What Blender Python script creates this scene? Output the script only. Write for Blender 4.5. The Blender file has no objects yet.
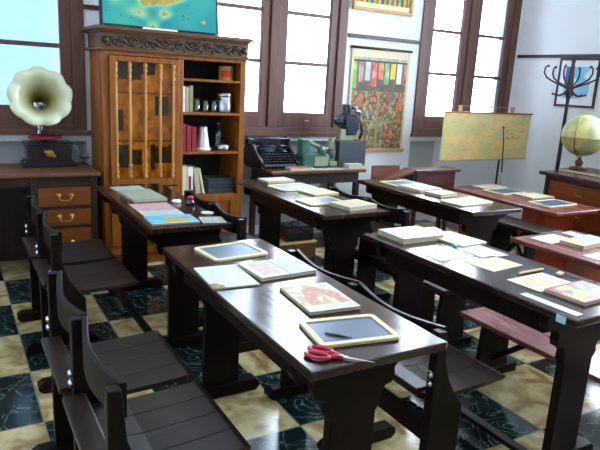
import bpy, bmesh, math, random
from mathutils import Vector, Matrix, noise
random.seed(7)
sc = bpy.context.scene
C = sc.collection
PI = math.pi

# ------------------------------------------------------------------ camera
def camera():
    f, yaw, pitch, roll = 597.64, -0.538102, -0.235189, 0.0566404
    cy, sy = math.cos(yaw), math.sin(yaw)
    fw = Vector((-sy*math.cos(pitch), cy*math.cos(pitch), math.sin(pitch)))
    rt = Vector((cy, sy, 0)); up = rt.cross(fw)
    c, s = math.cos(roll), math.sin(roll)
    r = c*rt + s*up; u = -s*rt + c*up; b = -fw
    cam = bpy.data.cameras.new('camera'); o = bpy.data.objects.new('camera', cam); C.objects.link(o)
    M = Matrix(((r.x, u.x, b.x, 0), (r.y, u.y, b.y, 0), (r.z, u.z, b.z, 1.55), (0, 0, 0, 1)))
    o.matrix_world = M
    cam.sensor_width = 36; cam.sensor_fit = 'HORIZONTAL'; cam.lens = f/600*36
    cam.clip_start = .05; cam.clip_end = 200
    sc.camera = o
camera()

# ------------------------------------------------------------------ world, exposure
SKY_LEFT, SKY_RIGHT, SKY_SIDE = 0.56, 8.0, 18.0
def make_world():
    w = bpy.data.worlds.new('world'); sc.world = w; w.use_nodes = True
    nt = w.node_tree; nt.nodes.clear()
    out = nt.nodes.new('ShaderNodeOutputWorld'); bg = nt.nodes.new('ShaderNodeBackground')
    tc = nt.nodes.new('ShaderNodeTexCoord'); sep = nt.nodes.new('ShaderNodeSeparateXYZ')
    nt.links.new(tc.outputs['Generated'], sep.inputs[0])
    mp = nt.nodes.new('ShaderNodeMapRange'); mp.inputs['From Min'].default_value = .12; mp.inputs['From Max'].default_value = .55
    mp.interpolation_type = 'SMOOTHSTEP'
    hi = nt.nodes.new('ShaderNodeMapRange'); hi.inputs['From Min'].default_value = .6; hi.inputs['From Max'].default_value = .95; hi.inputs['To Max'].default_value = SKY_SIDE
    nt.links.new(sep.outputs['X'], hi.inputs['Value'])
    nt.links.new(sep.outputs['X'], mp.inputs['Value'])
    mx = nt.nodes.new('ShaderNodeMix'); mx.data_type = 'RGBA'
    mx.inputs['A'].default_value = (.36, .62, 1.0, 1); mx.inputs['B'].default_value = (.80, .89, 1.0, 1)
    st = nt.nodes.new('ShaderNodeMapRange'); st.inputs['To Min'].default_value = SKY_LEFT; st.inputs['To Max'].default_value = SKY_RIGHT
    nt.links.new(mp.outputs[0], mx.inputs['Factor']); nt.links.new(mp.outputs[0], st.inputs['Value'])
    nt.links.new(mx.outputs['Result'], bg.inputs['Color']); ad = nt.nodes.new('ShaderNodeMath'); ad.operation = 'ADD'; nt.links.new(st.outputs[0], ad.inputs[0]); nt.links.new(hi.outputs[0], ad.inputs[1]); nt.links.new(ad.outputs[0], bg.inputs['Strength'])
    nt.links.new(bg.outputs[0], out.inputs[0])
make_world()
sc.view_settings.view_transform = 'Standard'; sc.view_settings.look = 'None'
sc.view_settings.gamma = 1; sc.view_settings.use_curve_mapping = False
sc.view_settings.exposure = 1.6

def portal(x, y, z, sx, sz, rot):
    l = bpy.data.lights.new('portal', 'AREA'); l.shape = 'RECTANGLE'; l.size = sx; l.size_y = sz
    l.cycles.is_portal = True
    o = bpy.data.objects.new('portal', l); C.objects.link(o); o.location = (x, y, z); o.rotation_euler = rot
YW, XW, ZC = 5.22, 6.07, 3.75          # back wall, right wall, ceiling
XL, YF = -2.2, -2.6
WIN_BACK = [(-.58, 1.0), (1.92, 3.53), (4.5, 6.0)]
WZ0, WZ1 = 1.04, 3.45
WIN_RIGHT = [(.45, 1.95), (2.3, 3.75)]
for a, b in WIN_BACK: portal((a+b)/2, YW+.20, (WZ0+WZ1)/2, b-a, WZ1-WZ0, (-PI/2, 0, 0))
for a, b in WIN_RIGHT: portal(XW+.20, (a+b)/2, (WZ0+WZ1)/2, WZ1-WZ0, b-a, (0, PI/2, 0))

# ------------------------------------------------------------------ materials
def lin(c):
    return tuple(((v/255)/12.92 if v/255 <= .04045 else ((v/255+.055)/1.055)**2.4) for v in c)
def newmat(name):
    m = bpy.data.materials.new(name); m.use_nodes = True
    nt = m.node_tree; b = nt.nodes['Principled BSDF']
    return m, nt, b
def N(nt, t, **k):
    n = nt.nodes.new(t)
    for a, v in k.items(): setattr(n, a, v)
    return n
def plain(name, c, rough=.5, metal=0, var=.12, scale=18, spec=.5, coat=0):
    m, nt, b = newmat(name)
    tc = N(nt, 'ShaderNodeTexCoord'); no = N(nt, 'ShaderNodeTexNoise'); no.inputs['Scale'].default_value = scale; no.inputs['Detail'].default_value = 3
    r = N(nt, 'ShaderNodeValToRGB'); l = lin(c)
    r.color_ramp.elements[0].position = .3; r.color_ramp.elements[1].position = .7
    r.color_ramp.elements[0].color = (*[v*(1-var) for v in l], 1); r.color_ramp.elements[1].color = (*[min(1, v*(1+var)) for v in l], 1)
    nt.links.new(tc.outputs['Object'], no.inputs['Vector']); nt.links.new(no.outputs['Fac'], r.inputs['Fac']); nt.links.new(r.outputs['Color'], b.inputs['Base Color'])
    b.inputs['Roughness'].default_value = rough; b.inputs['Metallic'].default_value = metal
    b.inputs['Specular IOR Level'].default_value = spec; b.inputs['Coat Weight'].default_value = coat
    return m
def wood(name, c1, c2, rough=.3, axis=1, scale=1.0, spec=.5, worn=None, bump=.15):
    m, nt, b = newmat(name)
    tc = N(nt, 'ShaderNodeTexCoord'); mp = N(nt, 'ShaderNodeMapping')
    s = [14*scale]*3; s[axis] = 1.1*scale; mp.inputs['Scale'].default_value = s
    nt.links.new(tc.outputs['Object'], mp.inputs['Vector'])
    no = N(nt, 'ShaderNodeTexNoise'); no.inputs['Scale'].default_value = 2.2; no.inputs['Detail'].default_value = 6; no.inputs['Roughness'].default_value = .65; no.inputs['Distortion'].default_value = .6
    nt.links.new(mp.outputs[0], no.inputs['Vector'])
    r = N(nt, 'ShaderNodeValToRGB'); r.color_ramp.elements[0].position = .32; r.color_ramp.elements[1].position = .68
    r.color_ramp.elements[0].color = (*lin(c1), 1); r.color_ramp.elements[1].color = (*lin(c2), 1)
    nt.links.new(no.outputs['Fac'], r.inputs['Fac'])
    col = r.outputs['Color']
    if worn:
        n2 = N(nt, 'ShaderNodeTexNoise'); n2.inputs['Scale'].default_value = 3.2; n2.inputs['Detail'].default_value = 5
        nt.links.new(tc.outputs['Object'], n2.inputs['Vector'])
        r2 = N(nt, 'ShaderNodeValToRGB'); r2.color_ramp.elements[0].position = .5; r2.color_ramp.elements[1].position = .68
        nt.links.new(n2.outputs['Fac'], r2.inputs['Fac'])
        mx = N(nt, 'ShaderNodeMix', data_type='RGBA'); mx.inputs['B'].default_value = (*lin(worn), 1)
        mm = N(nt, 'ShaderNodeMath', operation='MULTIPLY'); mm.inputs[1].default_value = .5
        nt.links.new(r2.outputs['Color'], mm.inputs[0]); nt.links.new(mm.outputs[0], mx.inputs['Factor']); nt.links.new(col, mx.inputs['A']); col = mx.outputs['Result']
    nt.links.new(col, b.inputs['Base Color'])
    rr = N(nt, 'ShaderNodeMapRange'); rr.inputs['To Min'].default_value = rough*.8; rr.inputs['To Max'].default_value = rough*1.3
    nt.links.new(no.outputs['Fac'], rr.inputs['Value']); nt.links.new(rr.outputs[0], b.inputs['Roughness'])
    bp = N(nt, 'ShaderNodeBump'); bp.inputs['Strength'].default_value = bump; bp.inputs['Distance'].default_value = .004
    nt.links.new(no.outputs['Fac'], bp.inputs['Height']); nt.links.new(bp.outputs[0], b.inputs['Normal'])
    b.inputs['Specular IOR Level'].default_value = spec
    return m
def painted(name, rough=.5, bumpy=0):
    m, nt, b = newmat(name)
    a = N(nt, 'ShaderNodeAttribute', attribute_name='Col')
    nt.links.new(a.outputs['Color'], b.inputs['Base Color']); b.inputs['Roughness'].default_value = rough; b.inputs['Specular IOR Level'].default_value = .25
    return m
def tiles():
    m, nt, b = newmat('checker_marble')
    tc = N(nt, 'ShaderNodeTexCoord'); mp = N(nt, 'ShaderNodeMapping'); T = .517
    mp.inputs['Location'].default_value = (-.283/T+20, -2.617/T+20, 0); mp.inputs['Scale'].default_value = (1/T, 1/T, 1)
    nt.links.new(tc.outputs['Object'], mp.inputs['Vector'])
    ch = N(nt, 'ShaderNodeTexChecker'); ch.inputs['Scale'].default_value = 1
    off = N(nt, 'ShaderNodeVectorMath', operation='ADD'); off.inputs[1].default_value = (0, 0, .5)
    nt.links.new(mp.outputs[0], off.inputs[0]); nt.links.new(off.outputs[0], ch.inputs['Vector'])
    # green marble with pale veins
    n1 = N(nt, 'ShaderNodeTexNoise'); n1.inputs['Scale'].default_value = 5.5; n1.inputs['Detail'].default_value = 5; n1.inputs['Distortion'].default_value = 1.6
    nt.links.new(tc.outputs['Object'], n1.inputs['Vector'])
    v = N(nt, 'ShaderNodeMath', operation='SUBTRACT'); v.inputs[1].default_value = .5; nt.links.new(n1.outputs['Fac'], v.inputs[0])
    ab = N(nt, 'ShaderNodeMath', operation='ABSOLUTE'); nt.links.new(v.outputs[0], ab.inputs[0])
    rv = N(nt, 'ShaderNodeValToRGB'); e = rv.color_ramp.elements
    e[0].position = 0; e[0].color = (*lin((96, 116, 108)), 1); e[1].position = .016; e[1].color = (*lin((22, 42, 42)), 1)
    e2 = rv.color_ramp.elements.new(.15); e2.color = (*lin((14, 28, 30)), 1)
    nt.links.new(ab.outputs[0], rv.inputs['Fac'])
    # cream marble with ochre clouds
    n2 = N(nt, 'ShaderNodeTexNoise'); n2.inputs['Scale'].default_value = 6; n2.inputs['Detail'].default_value = 7; n2.inputs['Distortion'].default_value = 1.2
    nt.links.new(tc.outputs['Object'], n2.inputs['Vector'])
    rc = N(nt, 'ShaderNodeValToRGB'); rc.color_ramp.elements[0].position = .34; rc.color_ramp.elements[0].color = (*lin((140, 112, 66)), 1)
    rc.color_ramp.elements[1].position = .62; rc.color_ramp.elements[1].color = (*lin((206, 192, 146)), 1)
    nt.links.new(n2.outputs['Fac'], rc.inputs['Fac'])
    mx = N(nt, 'ShaderNodeMix', data_type='RGBA')
    nt.links.new(ch.outputs['Fac'], mx.inputs['Factor']); nt.links.new(rc.outputs['Color'], mx.inputs['A']); nt.links.new(rv.outputs['Color'], mx.inputs['B'])
    # grout
    fr = N(nt, 'ShaderNodeVectorMath', operation='FRACTION'); nt.links.new(mp.outputs[0], fr.inputs[0])
    sp = N(nt, 'ShaderNodeSeparateXYZ'); nt.links.new(fr.outputs[0], sp.inputs[0])
    def edge(o):
        a = N(nt, 'ShaderNodeMath', operation='SUBTRACT'); a.inputs[1].default_value = .5; nt.links.new(o, a.inputs[0])
        q = N(nt, 'ShaderNodeMath', operation='ABSOLUTE'); nt.links.new(a.outputs[0], q.inputs[0])
        g = N(nt, 'ShaderNodeMath', operation='GREATER_THAN'); g.inputs[1].default_value = .493; nt.links.new(q.outputs[0], g.inputs[0]); return g.outputs[0]
    mxx = N(nt, 'ShaderNodeMath', operation='MAXIMUM'); nt.links.new(edge(sp.outputs['X']), mxx.inputs[0]); nt.links.new(edge(sp.outputs['Y']), mxx.inputs[1])
    m2 = N(nt, 'ShaderNodeMix', data_type='RGBA'); m2.inputs['B'].default_value = (*lin((120, 118, 98)), 1)
    nt.links.new(mxx.outputs[0], m2.inputs['Factor']); nt.links.new(mx.outputs['Result'], m2.inputs['A'])
    nt.links.new(m2.outputs['Result'], b.inputs['Base Color'])
    b.inputs['Roughness'].default_value = .14
    return m
def glass_mat(name, tint=(1, 1, 1), gl=.06, rough=.02):
    m = bpy.data.materials.new(name); m.use_nodes = True; nt = m.node_tree; nt.nodes.clear()
    o = N(nt, 'ShaderNodeOutputMaterial'); t = N(nt, 'ShaderNodeBsdfTransparent'); g = N(nt, 'ShaderNodeBsdfGlossy'); mx = N(nt, 'ShaderNodeMixShader')
    t.inputs['Color'].default_value = (*tint, 1); g.inputs['Roughness'].default_value = rough; mx.inputs[0].default_value = gl
    nt.links.new(t.outputs[0], mx.inputs[1]); nt.links.new(g.outputs[0], mx.inputs[2]); nt.links.new(mx.outputs[0], o.inputs[0])
    return m
M = dict(
    wall=plain('white_plaster', (232, 234, 236), .8, var=.03, scale=3),
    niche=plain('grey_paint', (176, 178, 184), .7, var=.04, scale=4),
    ceil=plain('ceiling_white', (235, 235, 232), .85, var=.02),
    floor=tiles(),
    frame=wood('window_frame_brown', (84, 54, 46), (114, 76, 66), .42, axis=2, bump=.08),
    rail=wood('rail_brown', (52, 32, 30), (74, 48, 44), .4, axis=0, bump=.05),
    doorglass=glass_mat('cabinet_glass', (1, .95, .82), .025, .06), pale_oak=wood('pale_oak', (160, 104, 44), (196, 142, 72), .3, axis=2),
    pane=glass_mat('window_glass', (.97, .99, 1), .05),
    dark=wood('dark_bench_wood', (16, 11, 8), (28, 19, 14), .36, axis=2, spec=.14),
    top=wood('dark_table_top', (26, 14, 10), (52, 30, 22), .15, axis=1, worn=(70, 44, 34), bump=.1),
    seat=wood('dark_seat_wood', (26, 17, 13), (46, 31, 24), .32, axis=0, spec=.3, worn=(60, 42, 32)),
    redtop=wood('red_mahogany_top', (92, 40, 36), (124, 64, 56), .25, axis=1, worn=(150, 96, 88)),
    redleg=wood('red_mahogany_leg', (118, 40, 14), (172, 70, 26), .3, axis=2),
    oak=wood('golden_oak', (112, 60, 12), (160, 92, 26), .35, axis=2),
    oakd=wood('aged_oak_cornice', (72, 46, 24), (112, 76, 40), .4, axis=0),
    carve=wood('dark_carving', (34, 24, 20), (66, 50, 38), .45, axis=0),
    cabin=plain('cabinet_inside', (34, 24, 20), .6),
    desk=wood('brown_desk', (70, 42, 24), (112, 72, 42), .3, axis=0),
    deskd=wood('desk_dark_frame', (30, 19, 14), (50, 32, 22), .35, axis=2),
    drawer=wood('drawer_front', (92, 46, 16), (124, 66, 24), .35, axis=0),
    chest=wood('chest_front', (92, 38, 16), (146, 70, 32), .3, axis=1),
    chestt=wood('chest_top', (50, 30, 32), (84, 54, 56), .25, axis=1),
    brass=plain('brass', (190, 150, 70), .3, 1),
    steel=plain('steel', (190, 195, 205), .22, 1, var=.05),
    alu=plain('brushed_aluminium', (205, 208, 212), .4, .85, var=.05),
    blackm=plain('black_enamel', (16, 18, 26), .22, coat=.5),
    bluem=plain('blue_black_enamel', (20, 34, 58), .2, coat=.6),
    greenm=plain('green_enamel', (44, 92, 78), .35, var=.15),
    creamm=plain('cream_enamel', (132, 138, 110), .4),
    greym=plain('grey_machine', (48, 56, 64), .45),
    maroon=plain('maroon_lacquer', (26, 10, 18), .25, coat=.15),
    felt=plain('red_felt', (140, 26, 48), .9),
    slate=plain('slate_board', (62, 82, 108), .35, var=.08, scale=10),
    sframe=plain('pale_slate_frame', (206, 196, 150), .5, var=.05),
    pages=plain('book_pages', (184, 174, 144), .8, var=.08, scale=60),
    paint=painted('printed_paper', .45), paintg=painted('glossy_print', .5),
    redp=plain('red_plastic', (190, 16, 62), .3, coat=.2),
    redbook=plain('red_cloth', (140, 16, 34), .6),
    white=plain('white_card', (236, 236, 230), .6, var=.03),
    cream=plain('cream_paper', (214, 206, 170), .7, var=.06),
    pale=plain('pale_spine', (176, 168, 144), .7),
    bluegrey=plain('blue_grey_cover', (60, 68, 80), .6),
    pot=plain('white_porcelain', (235, 238, 240), .15, coat=.5),
    clear=glass_mat('clear_glass', (.8, .86, .88), .16, .05),
    ink=plain('dark_blue_ink_glass', (14, 24, 60), .1, coat=.6),
    coat_=plain('dark_bentwood', (42, 24, 24), .3, coat=.3),
    lightwood=wood('light_wood', (186, 140, 84), (214, 172, 112), .5, axis=0),
    orange=plain('orange_cover', (206, 112, 60), .6),
    pencil=plain('dark_slate_pencil', (24, 26, 30), .5),
    pink=plain('pink_rubber', (216, 150, 140), .7),
    green=plain('green_rubber', (60, 140, 96), .6),
    bluetag=plain('pale_blue_label', (160, 205, 215), .6),
    string=plain('string', (170, 165, 155), .8),
    horn=painted('painted_horn', .22),
)
M['horn'].node_tree.nodes['Principled BSDF'].inputs['Coat Weight'].default_value = .4

# ------------------------------------------------------------------ mesh helpers
class MB:
    def __init__(s): s.bm = bmesh.new()
    def box(s, x0, x1, y0, y1, z0, z1, rot=None, piv=None):
        vs = [s.bm.verts.new((x, y, z)) for x in (x0, x1) for y in (y0, y1) for z in (z0, z1)]
        for f in ((0, 1, 3, 2), (4, 6, 7, 5), (0, 4, 5, 1), (2, 3, 7, 6), (0, 2, 6, 4), (1, 5, 7, 3)): s.bm.faces.new([vs[i] for i in f])
        if rot: bmesh.ops.rotate(s.bm, verts=vs, cent=piv or ((x0+x1)/2, (y0+y1)/2, (z0+z1)/2), matrix=rot)
        return s
    def prism(s, pts, axis, a, b):       # 2-D outline extruded along an axis; pts are the two other coordinates in order
        def P(p, t):
            return {'x': (t, p[0], p[1]), 'y': (p[0], t, p[1]), 'z': (p[0], p[1], t)}[axis]
        v0 = [s.bm.verts.new(P(p, a)) for p in pts]; v1 = [s.bm.verts.new(P(p, b)) for p in pts]
        n = len(pts)
        s.bm.faces.new(v0); s.bm.faces.new(v1[::-1])
        for i in range(n): s.bm.faces.new((v0[i], v0[(i+1) % n], v1[(i+1) % n], v1[i]))
        return s
    def tube(s, pts, r, n=8, close=False):
        pts = [Vector(p) for p in pts]; rs = r if isinstance(r, (list, tuple)) else [r]*len(pts)
        rings = []; prev = None
        for i, p in enumerate(pts):
            if close: d = pts[(i+1) % len(pts)]-pts[i-1]
            else: d = pts[min(i+1, len(pts)-1)]-pts[max(i-1, 0)]
            d.normalize()
            if prev is None:
                a = Vector((0, 0, 1)) if abs(d.z) < .9 else Vector((1, 0, 0))
                u = d.cross(a).normalized()
            else:
                u = (prev-d*prev.dot(d)).normalized()
            prev = u; w = d.cross(u)
            rings.append([s.bm.verts.new(p+rs[i]*(math.cos(2*PI*k/n)*u+math.sin(2*PI*k/n)*w)) for k in range(n)])
        m = len(rings)
        for i in range(m if close else m-1):
            A, B = rings[i], rings[(i+1) % m]
            for k in range(n): s.bm.faces.new((A[k], A[(k+1) % n], B[(k+1) % n], B[k]))
        if not close: s.bm.faces.new(rings[0][::-1]); s.bm.faces.new(rings[-1])
        return s
    def lathe(s, prof, c=(0, 0, 0), n=20, mat=None):
        rings = []; vs = []
        for r, z in prof:
            ring = [s.bm.verts.new((r*math.cos(2*PI*k/n), r*math.sin(2*PI*k/n), z)) for k in range(n)]
            rings.append(ring); vs += ring
        for A, B in zip(rings, rings[1:]):
            for k in range(n): s.bm.faces.new((A[k], A[(k+1) % n], B[(k+1) % n], B[k]))
        if prof[0][0] > 1e-5: s.bm.faces.new(rings[0][::-1])
        if prof[-1][0] > 1e-5: s.bm.faces.new(rings[-1])
        bmesh.ops.remove_doubles(s.bm, verts=vs, dist=1e-6)
        vs = [v for v in vs if v.is_valid]
        if mat is not None: bmesh.ops.transform(s.bm, matrix=mat, verts=vs)
        bmesh.ops.translate(s.bm, verts=vs, vec=c)
        return s
    def sheet(s, w, h, t, z0=0, x0=None, y0=None):
        x0 = -w/2 if x0 is None else x0; y0 = -h/2 if y0 is None else y0
        return s.box(x0, x0+w, y0, y0+h, z0, z0+t)
def link(name, bm, mat, parent=None, smooth=False, bevel=0):
    me = bpy.data.meshes.new(name)
    bmesh.ops.recalc_face_normals(bm, faces=bm.faces[:])
    bm.to_mesh(me); bm.free()
    if smooth:
        for p in me.polygons: p.use_smooth = True
    me.materials.append(mat)
    o = bpy.data.objects.new(name, me); C.objects.link(o)
    if parent: o.parent = parent
    if bevel:
        b = o.modifiers.new('bevel', 'BEVEL'); b.width = bevel; b.segments = 2; b.limit_method = 'ANGLE'; b.angle_limit = .7
    return o
def obj(name, mb, mat, parent=None, smooth=False, bevel=0, label=None):
    o = link(name, mb.bm, mat, parent, smooth, bevel)
    if label: o['label'] = label
    return o
def thing(name, label, cat, loc=(0, 0, 0), rz=0, group=None):
    o = bpy.data.objects.new(name, None); C.objects.link(o); o.location = loc; o.rotation_euler = (0, 0, rz)
    o['label'] = label; o['category'] = cat; o.empty_display_size = .05
    if group: o['group'] = group
    return o
def tag(o, label, cat, loc=None, rz=None, group=None):
    o['label'] = label; o['category'] = cat
    if loc is not None: o.location = loc
    if rz is not None: o.rotation_euler = (0, 0, rz)
    if group: o['group'] = group
    return o
def struct(name, mb, mat, parent=None, bevel=0):
    o = obj(name, mb, mat, parent, bevel=bevel)
    if not parent: o['kind'] = 'structure'
    return o
def copy_tree(o, parent=None):
    c = o.copy(); C.objects.link(c); c.parent = parent
    for ch in list(o.children): copy_tree(ch, c)
    return c
def paint_slab(name, w, h, t, paint, nx=28, ny=20, mat=None, parent=None, side=(220, 212, 190), upright=False, z0=0, tone=1.0):
    """thin slab whose top (or front, if upright) carries a printed picture: paint(u,v)->rgb, u right, v up"""
    vs = []; fs = []; cols = []
    for j in range(ny+1):
        for i in range(nx+1): vs.append((-w/2+w*i/nx, -h/2+h*j/ny, z0+t))
    for j in range(ny):
        for i in range(nx):
            a = j*(nx+1)+i; fs.append((a, a+1, a+nx+2, a+nx+1)); cols.append(paint((i+.5)/nx, (j+.5)/ny))
    k = len(vs); vs += [(-w/2, -h/2, z0), (w/2, -h/2, z0), (w/2, h/2, z0), (-w/2, h/2, z0)]
    fs.append((k, k+3, k+2, k+1)); cols.append(side)
    bot = list(range(nx+1)); top = [ny*(nx+1)+i for i in range(nx+1)]
    lef = [j*(nx+1) for j in range(ny+1)]; rig = [j*(nx+1)+nx for j in range(ny+1)]
    fs.append([k, k+1]+bot[::-1]); fs.append([k+2, k+3]+top); fs.append([k+1, k+2]+rig[::-1]); fs.append([k+3, k]+lef)
    cols += [side]*4
    if upright: vs = [(x, -z, y) for x, y, z in vs]
    me = bpy.data.meshes.new(name); me.from_pydata(vs, [], fs)
    at = me.color_attributes.new('Col', 'FLOAT_COLOR', 'CORNER')
    kk = tone
    for p, c in zip(me.polygons, cols):
        l = (*[v*kk for v in lin(c)], 1)
        for li in p.loop_indices: at.data[li].color = l
    me.materials.append(mat or M['paint'])
    o = bpy.data.objects.new(name, me); C.objects.link(o)
    if parent: o.parent = parent
    return o
def nz(x, y, s=4, o=0): return noise.noise(Vector((x*s+o, y*s, o*1.7)))
def mixc(a, b, t):
    t = max(0, min(1, t)); return tuple(x+(y-x)*t for x, y in zip(a, b))

# ------------------------------------------------------------------ the room
mb = MB(); mb.box(XL-.3, XW+.35, YF-.3, YW+.35, -.1, 0); struct('floor', mb, M['floor'])
mb = MB(); mb.box(XL-.3, XW+.35, YF-.3, YW+.35, ZC, ZC+.1); struct('ceiling', mb, M['ceil'])
def wall_with_windows(name, wins, horiz):
    """horiz: wall runs along x at YW; otherwise along y at XW"""
    mb = MB(); T = .28
    def bx(a, b, z0, z1, d0=0, d1=T):
        if horiz: mb.box(a, b, YW+d0, YW+d1, z0, z1)
        else: mb.box(XW+d0, XW+d1, a, b, z0, z1)
    lo, hi = (XL-.3, XW+.3) if horiz else (YF-.3, YW)
    cur = lo
    for a, b in wins:
        bx(cur, a, 0, ZC); bx(a, b, WZ1, ZC); bx(a, b, .97, WZ0); bx(a, b, 0, .97, .12, T); cur = b
        if horiz and a > 4: bx(a+.46, b, 0, .97, 0, .12)
    bx(cur, hi, 0, ZC)
    return struct(name, mb, M['wall'])
wall_with_windows('wall_back', WIN_BACK, True)
wall_with_windows('wall_right', WIN_RIGHT, False)
mb = MB(); mb.box(XL-.3, XL, YF, YW, 0, ZC); struct('wall_left', mb, M['wall'])
mb = MB(); mb.box(XL-.3, XW, YF-.3, YF, 0, ZC); struct('wall_front', mb, M['wall'])
nn = 1
for a, b in WIN_BACK:
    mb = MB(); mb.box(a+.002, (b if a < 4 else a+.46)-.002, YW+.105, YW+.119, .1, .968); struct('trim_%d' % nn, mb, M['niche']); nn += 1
# picture rail
for a, b in ((1.0, 1.92), (3.55, 4.5)):
    mb = MB(); mb.box(a, b, YW-.022, YW, 2.015, 2.05); struct('trim_%d' % nn, mb, M['rail'], bevel=.004); nn += 1
mb = MB(); mb.box(XW-.022, XW, 3.80, YW-.001, 1.975, 2.01); struct('trim_%d' % nn, mb, M['rail'], bevel=.004); nn += 1

def window(idx, a, b, horiz=True):
    W = b-a; d = M['frame']
    if horiz: base = thing('window_%d' % idx, '', '', (a, YW, 0))
    else:
        base = thing('window_%d' % idx, '', '', (XW, b, 0), -PI/2)
    del base['label']; del base['category']; base['kind'] = 'structure'
    y0, y1 = -.02, .10
    mb = MB(); t = .10
    mb.box(0, t, y0, y1, WZ0, WZ1).box(W-t, W, y0, y1, WZ0, WZ1).box(t, W-t, y0, y1, WZ0, WZ0+.07).box(t, W-t, y0, y1, WZ1-t, WZ1)
    m = W/2; mb.box(m-.05, m+.05, y0, y1, WZ0+.07, WZ1-t)
    obj('window_frame', mb, d, base, bevel=.006)
    mb = MB(); mb.box(-.03, W+.03, -.045, y0, WZ0-.02, WZ0+.02); obj('window_sill', mb, d, base, bevel=.005)
    for s, (p, q) in enumerate(((t, m-.05), (m+.05, W-t))):
        mb = MB(); st = .085; z0, z1 = WZ0+.07, WZ1-t
        yy0, yy1 = .0, .05
        mb.box(p+.002, p+st, yy0, yy1, z0, z1).box(q-st, q-.002, yy0, yy1, z0, z1).box(p+st, q-st, yy0, yy1, z0, z0+.14).box(p+st, q-st, yy0, yy1, z1-st, z1)
        for zz in (1.72, 2.18, 2.70): mb.box(p+st, q-st, yy0+.008, yy1-.008, zz-.018, zz+.018)
        c = obj('casement', mb, d, base, bevel=.004)
        mb = MB(); mb.box(p+st, q-st, .022, .027, z0+.14, z1-st); obj('pane', mb, M['pane'], c)
        mb = MB()
        mb.tube([(p+.5*(q-p), -.004, z0+.06), (p+.5*(q-p), -.03, z0+.06)], .010).tube([(p+.5*(q-p)-.025, -.03, z0+.06), (p+.5*(q-p)+.025, -.03, z0+.06)], .007)
        obj('window_latch', mb, M['steel'], c)
for i, (a, b) in enumerate(WIN_BACK): window(i+1, a, b)
for i, (a, b) in enumerate(WIN_RIGHT): window(i+4, a, b, False)

# ------------------------------------------------------------------ school tables and benches
def school_table(name, label, x0, x1, y0, y1, H, topm, legm, apron=True, group='long school tables'):
    W = x1-x0; L = y1-y0; cx = (x0+x1)/2
    t = thing(name, label, 'table', (cx, y0, 0), 0, group)
    mb = MB(); mb.box(-W/2, W/2, 0, L, H-.03, H); obj('tabletop', mb, topm, t, bevel=.005)
    w = W/2-.015; b = .09
    h0 = H-.032
    half = [(b, .05), (b, h0-.24), (b+.018, h0-.215), (b+.014, h0-.18), (b+.035, h0-.155), (b+.062, h0-.148), (b+.072, h0-.12), (b+.068, h0-.095), (b+.09, h0-.07), (w-.01, h0-.062), (w, h0-.04), (w, h0)]
    pr = half+[(-x, z) for x, z in half[::-1]]
    if not apron:
        for yy in (.16, L-.40):
            mb = MB(); mb.box(-w+.05, w-.16, yy, yy+.24, .04, h0); lg = obj('leg', mb, legm, t, bevel=.004)
            mb = MB(); mb.box(-w+.03, w-.14, yy-.02, yy+.26, 0, .039); obj('foot', mb, legm, lg, bevel=.004)
        mb = MB(); mb.box(-.02, .02, .401, L-.401, .22, .30); obj('stretcher', mb, legm, t, bevel=.003)
        return t
    for yy in (.128, L-.14):
        mb = MB(); mb.prism(pr, 'y', yy, yy+.04); lg = obj('leg', mb, legm, t, bevel=.003)
        mb = MB(); ft = [(-.185, 0), (.185, 0), (.205, .02), (.205, .045), (.185, .065), (-.185, .065), (-.205, .045), (-.205, .02)]
        mb.prism(ft, 'y', yy-.015, yy+.055); obj('foot', mb, legm, lg, bevel=.004)
    if apron:
        mb = MB()
        for s in (-1, 1): mb.box(s*(w-.05)-.009, s*(w-.05)+.009, .169, L-.141, h0-.085, h0)
        mb.box(-(w-.041), w-.041, .169, L-.141, h0-.095, h0-.085)
        obj('book_shelf', mb, legm, t)
    mb = MB(); mb.box(-.20, -.155, .0, L, .066, .09); obj('footrest', mb, legm, t, bevel=.004)
    return t
D_, T_ = M['dark'], M['top']
school_table('school_table', 'dark school table before the bookcase, bearing blue maps and an ink bottle', .88, 1.345, 2.985, 4.30, .76, T_, D_)
school_table('school_table', 'dark school table nearest the viewer, bearing red scissors and two slates', .832, 1.349, 1.285, 2.64, .76, T_, D_)
school_table('school_table', 'dark school table before the typewriter table, with two slates and yellow booklets', 1.96, 2.47, 2.99, 4.31, .76, T_, D_)
school_table('school_table', 'dark school table at the right, bearing a red-framed picture book and white strip', 1.93, 2.445, 1.23, 2.55, .76, T_, D_)
school_table('school_table', 'dark school table left of the easel map, two slates and thick booklets on it', 3.01, 3.50, 2.79, 4.12, .76, T_, D_)
school_table('school_table', 'low reddish school table by the drawer chest, two slates on it', 4.33, 4.98, 3.10, 4.40, .60, M['redtop'], M['redleg'], False)
school_table('school_table', 'low reddish school table cut by the right edge of the photo, with a brown-blue book', 3.26, 3.92, 1.35, 2.66, .60, M['redtop'], M['redleg'], False)

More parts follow.
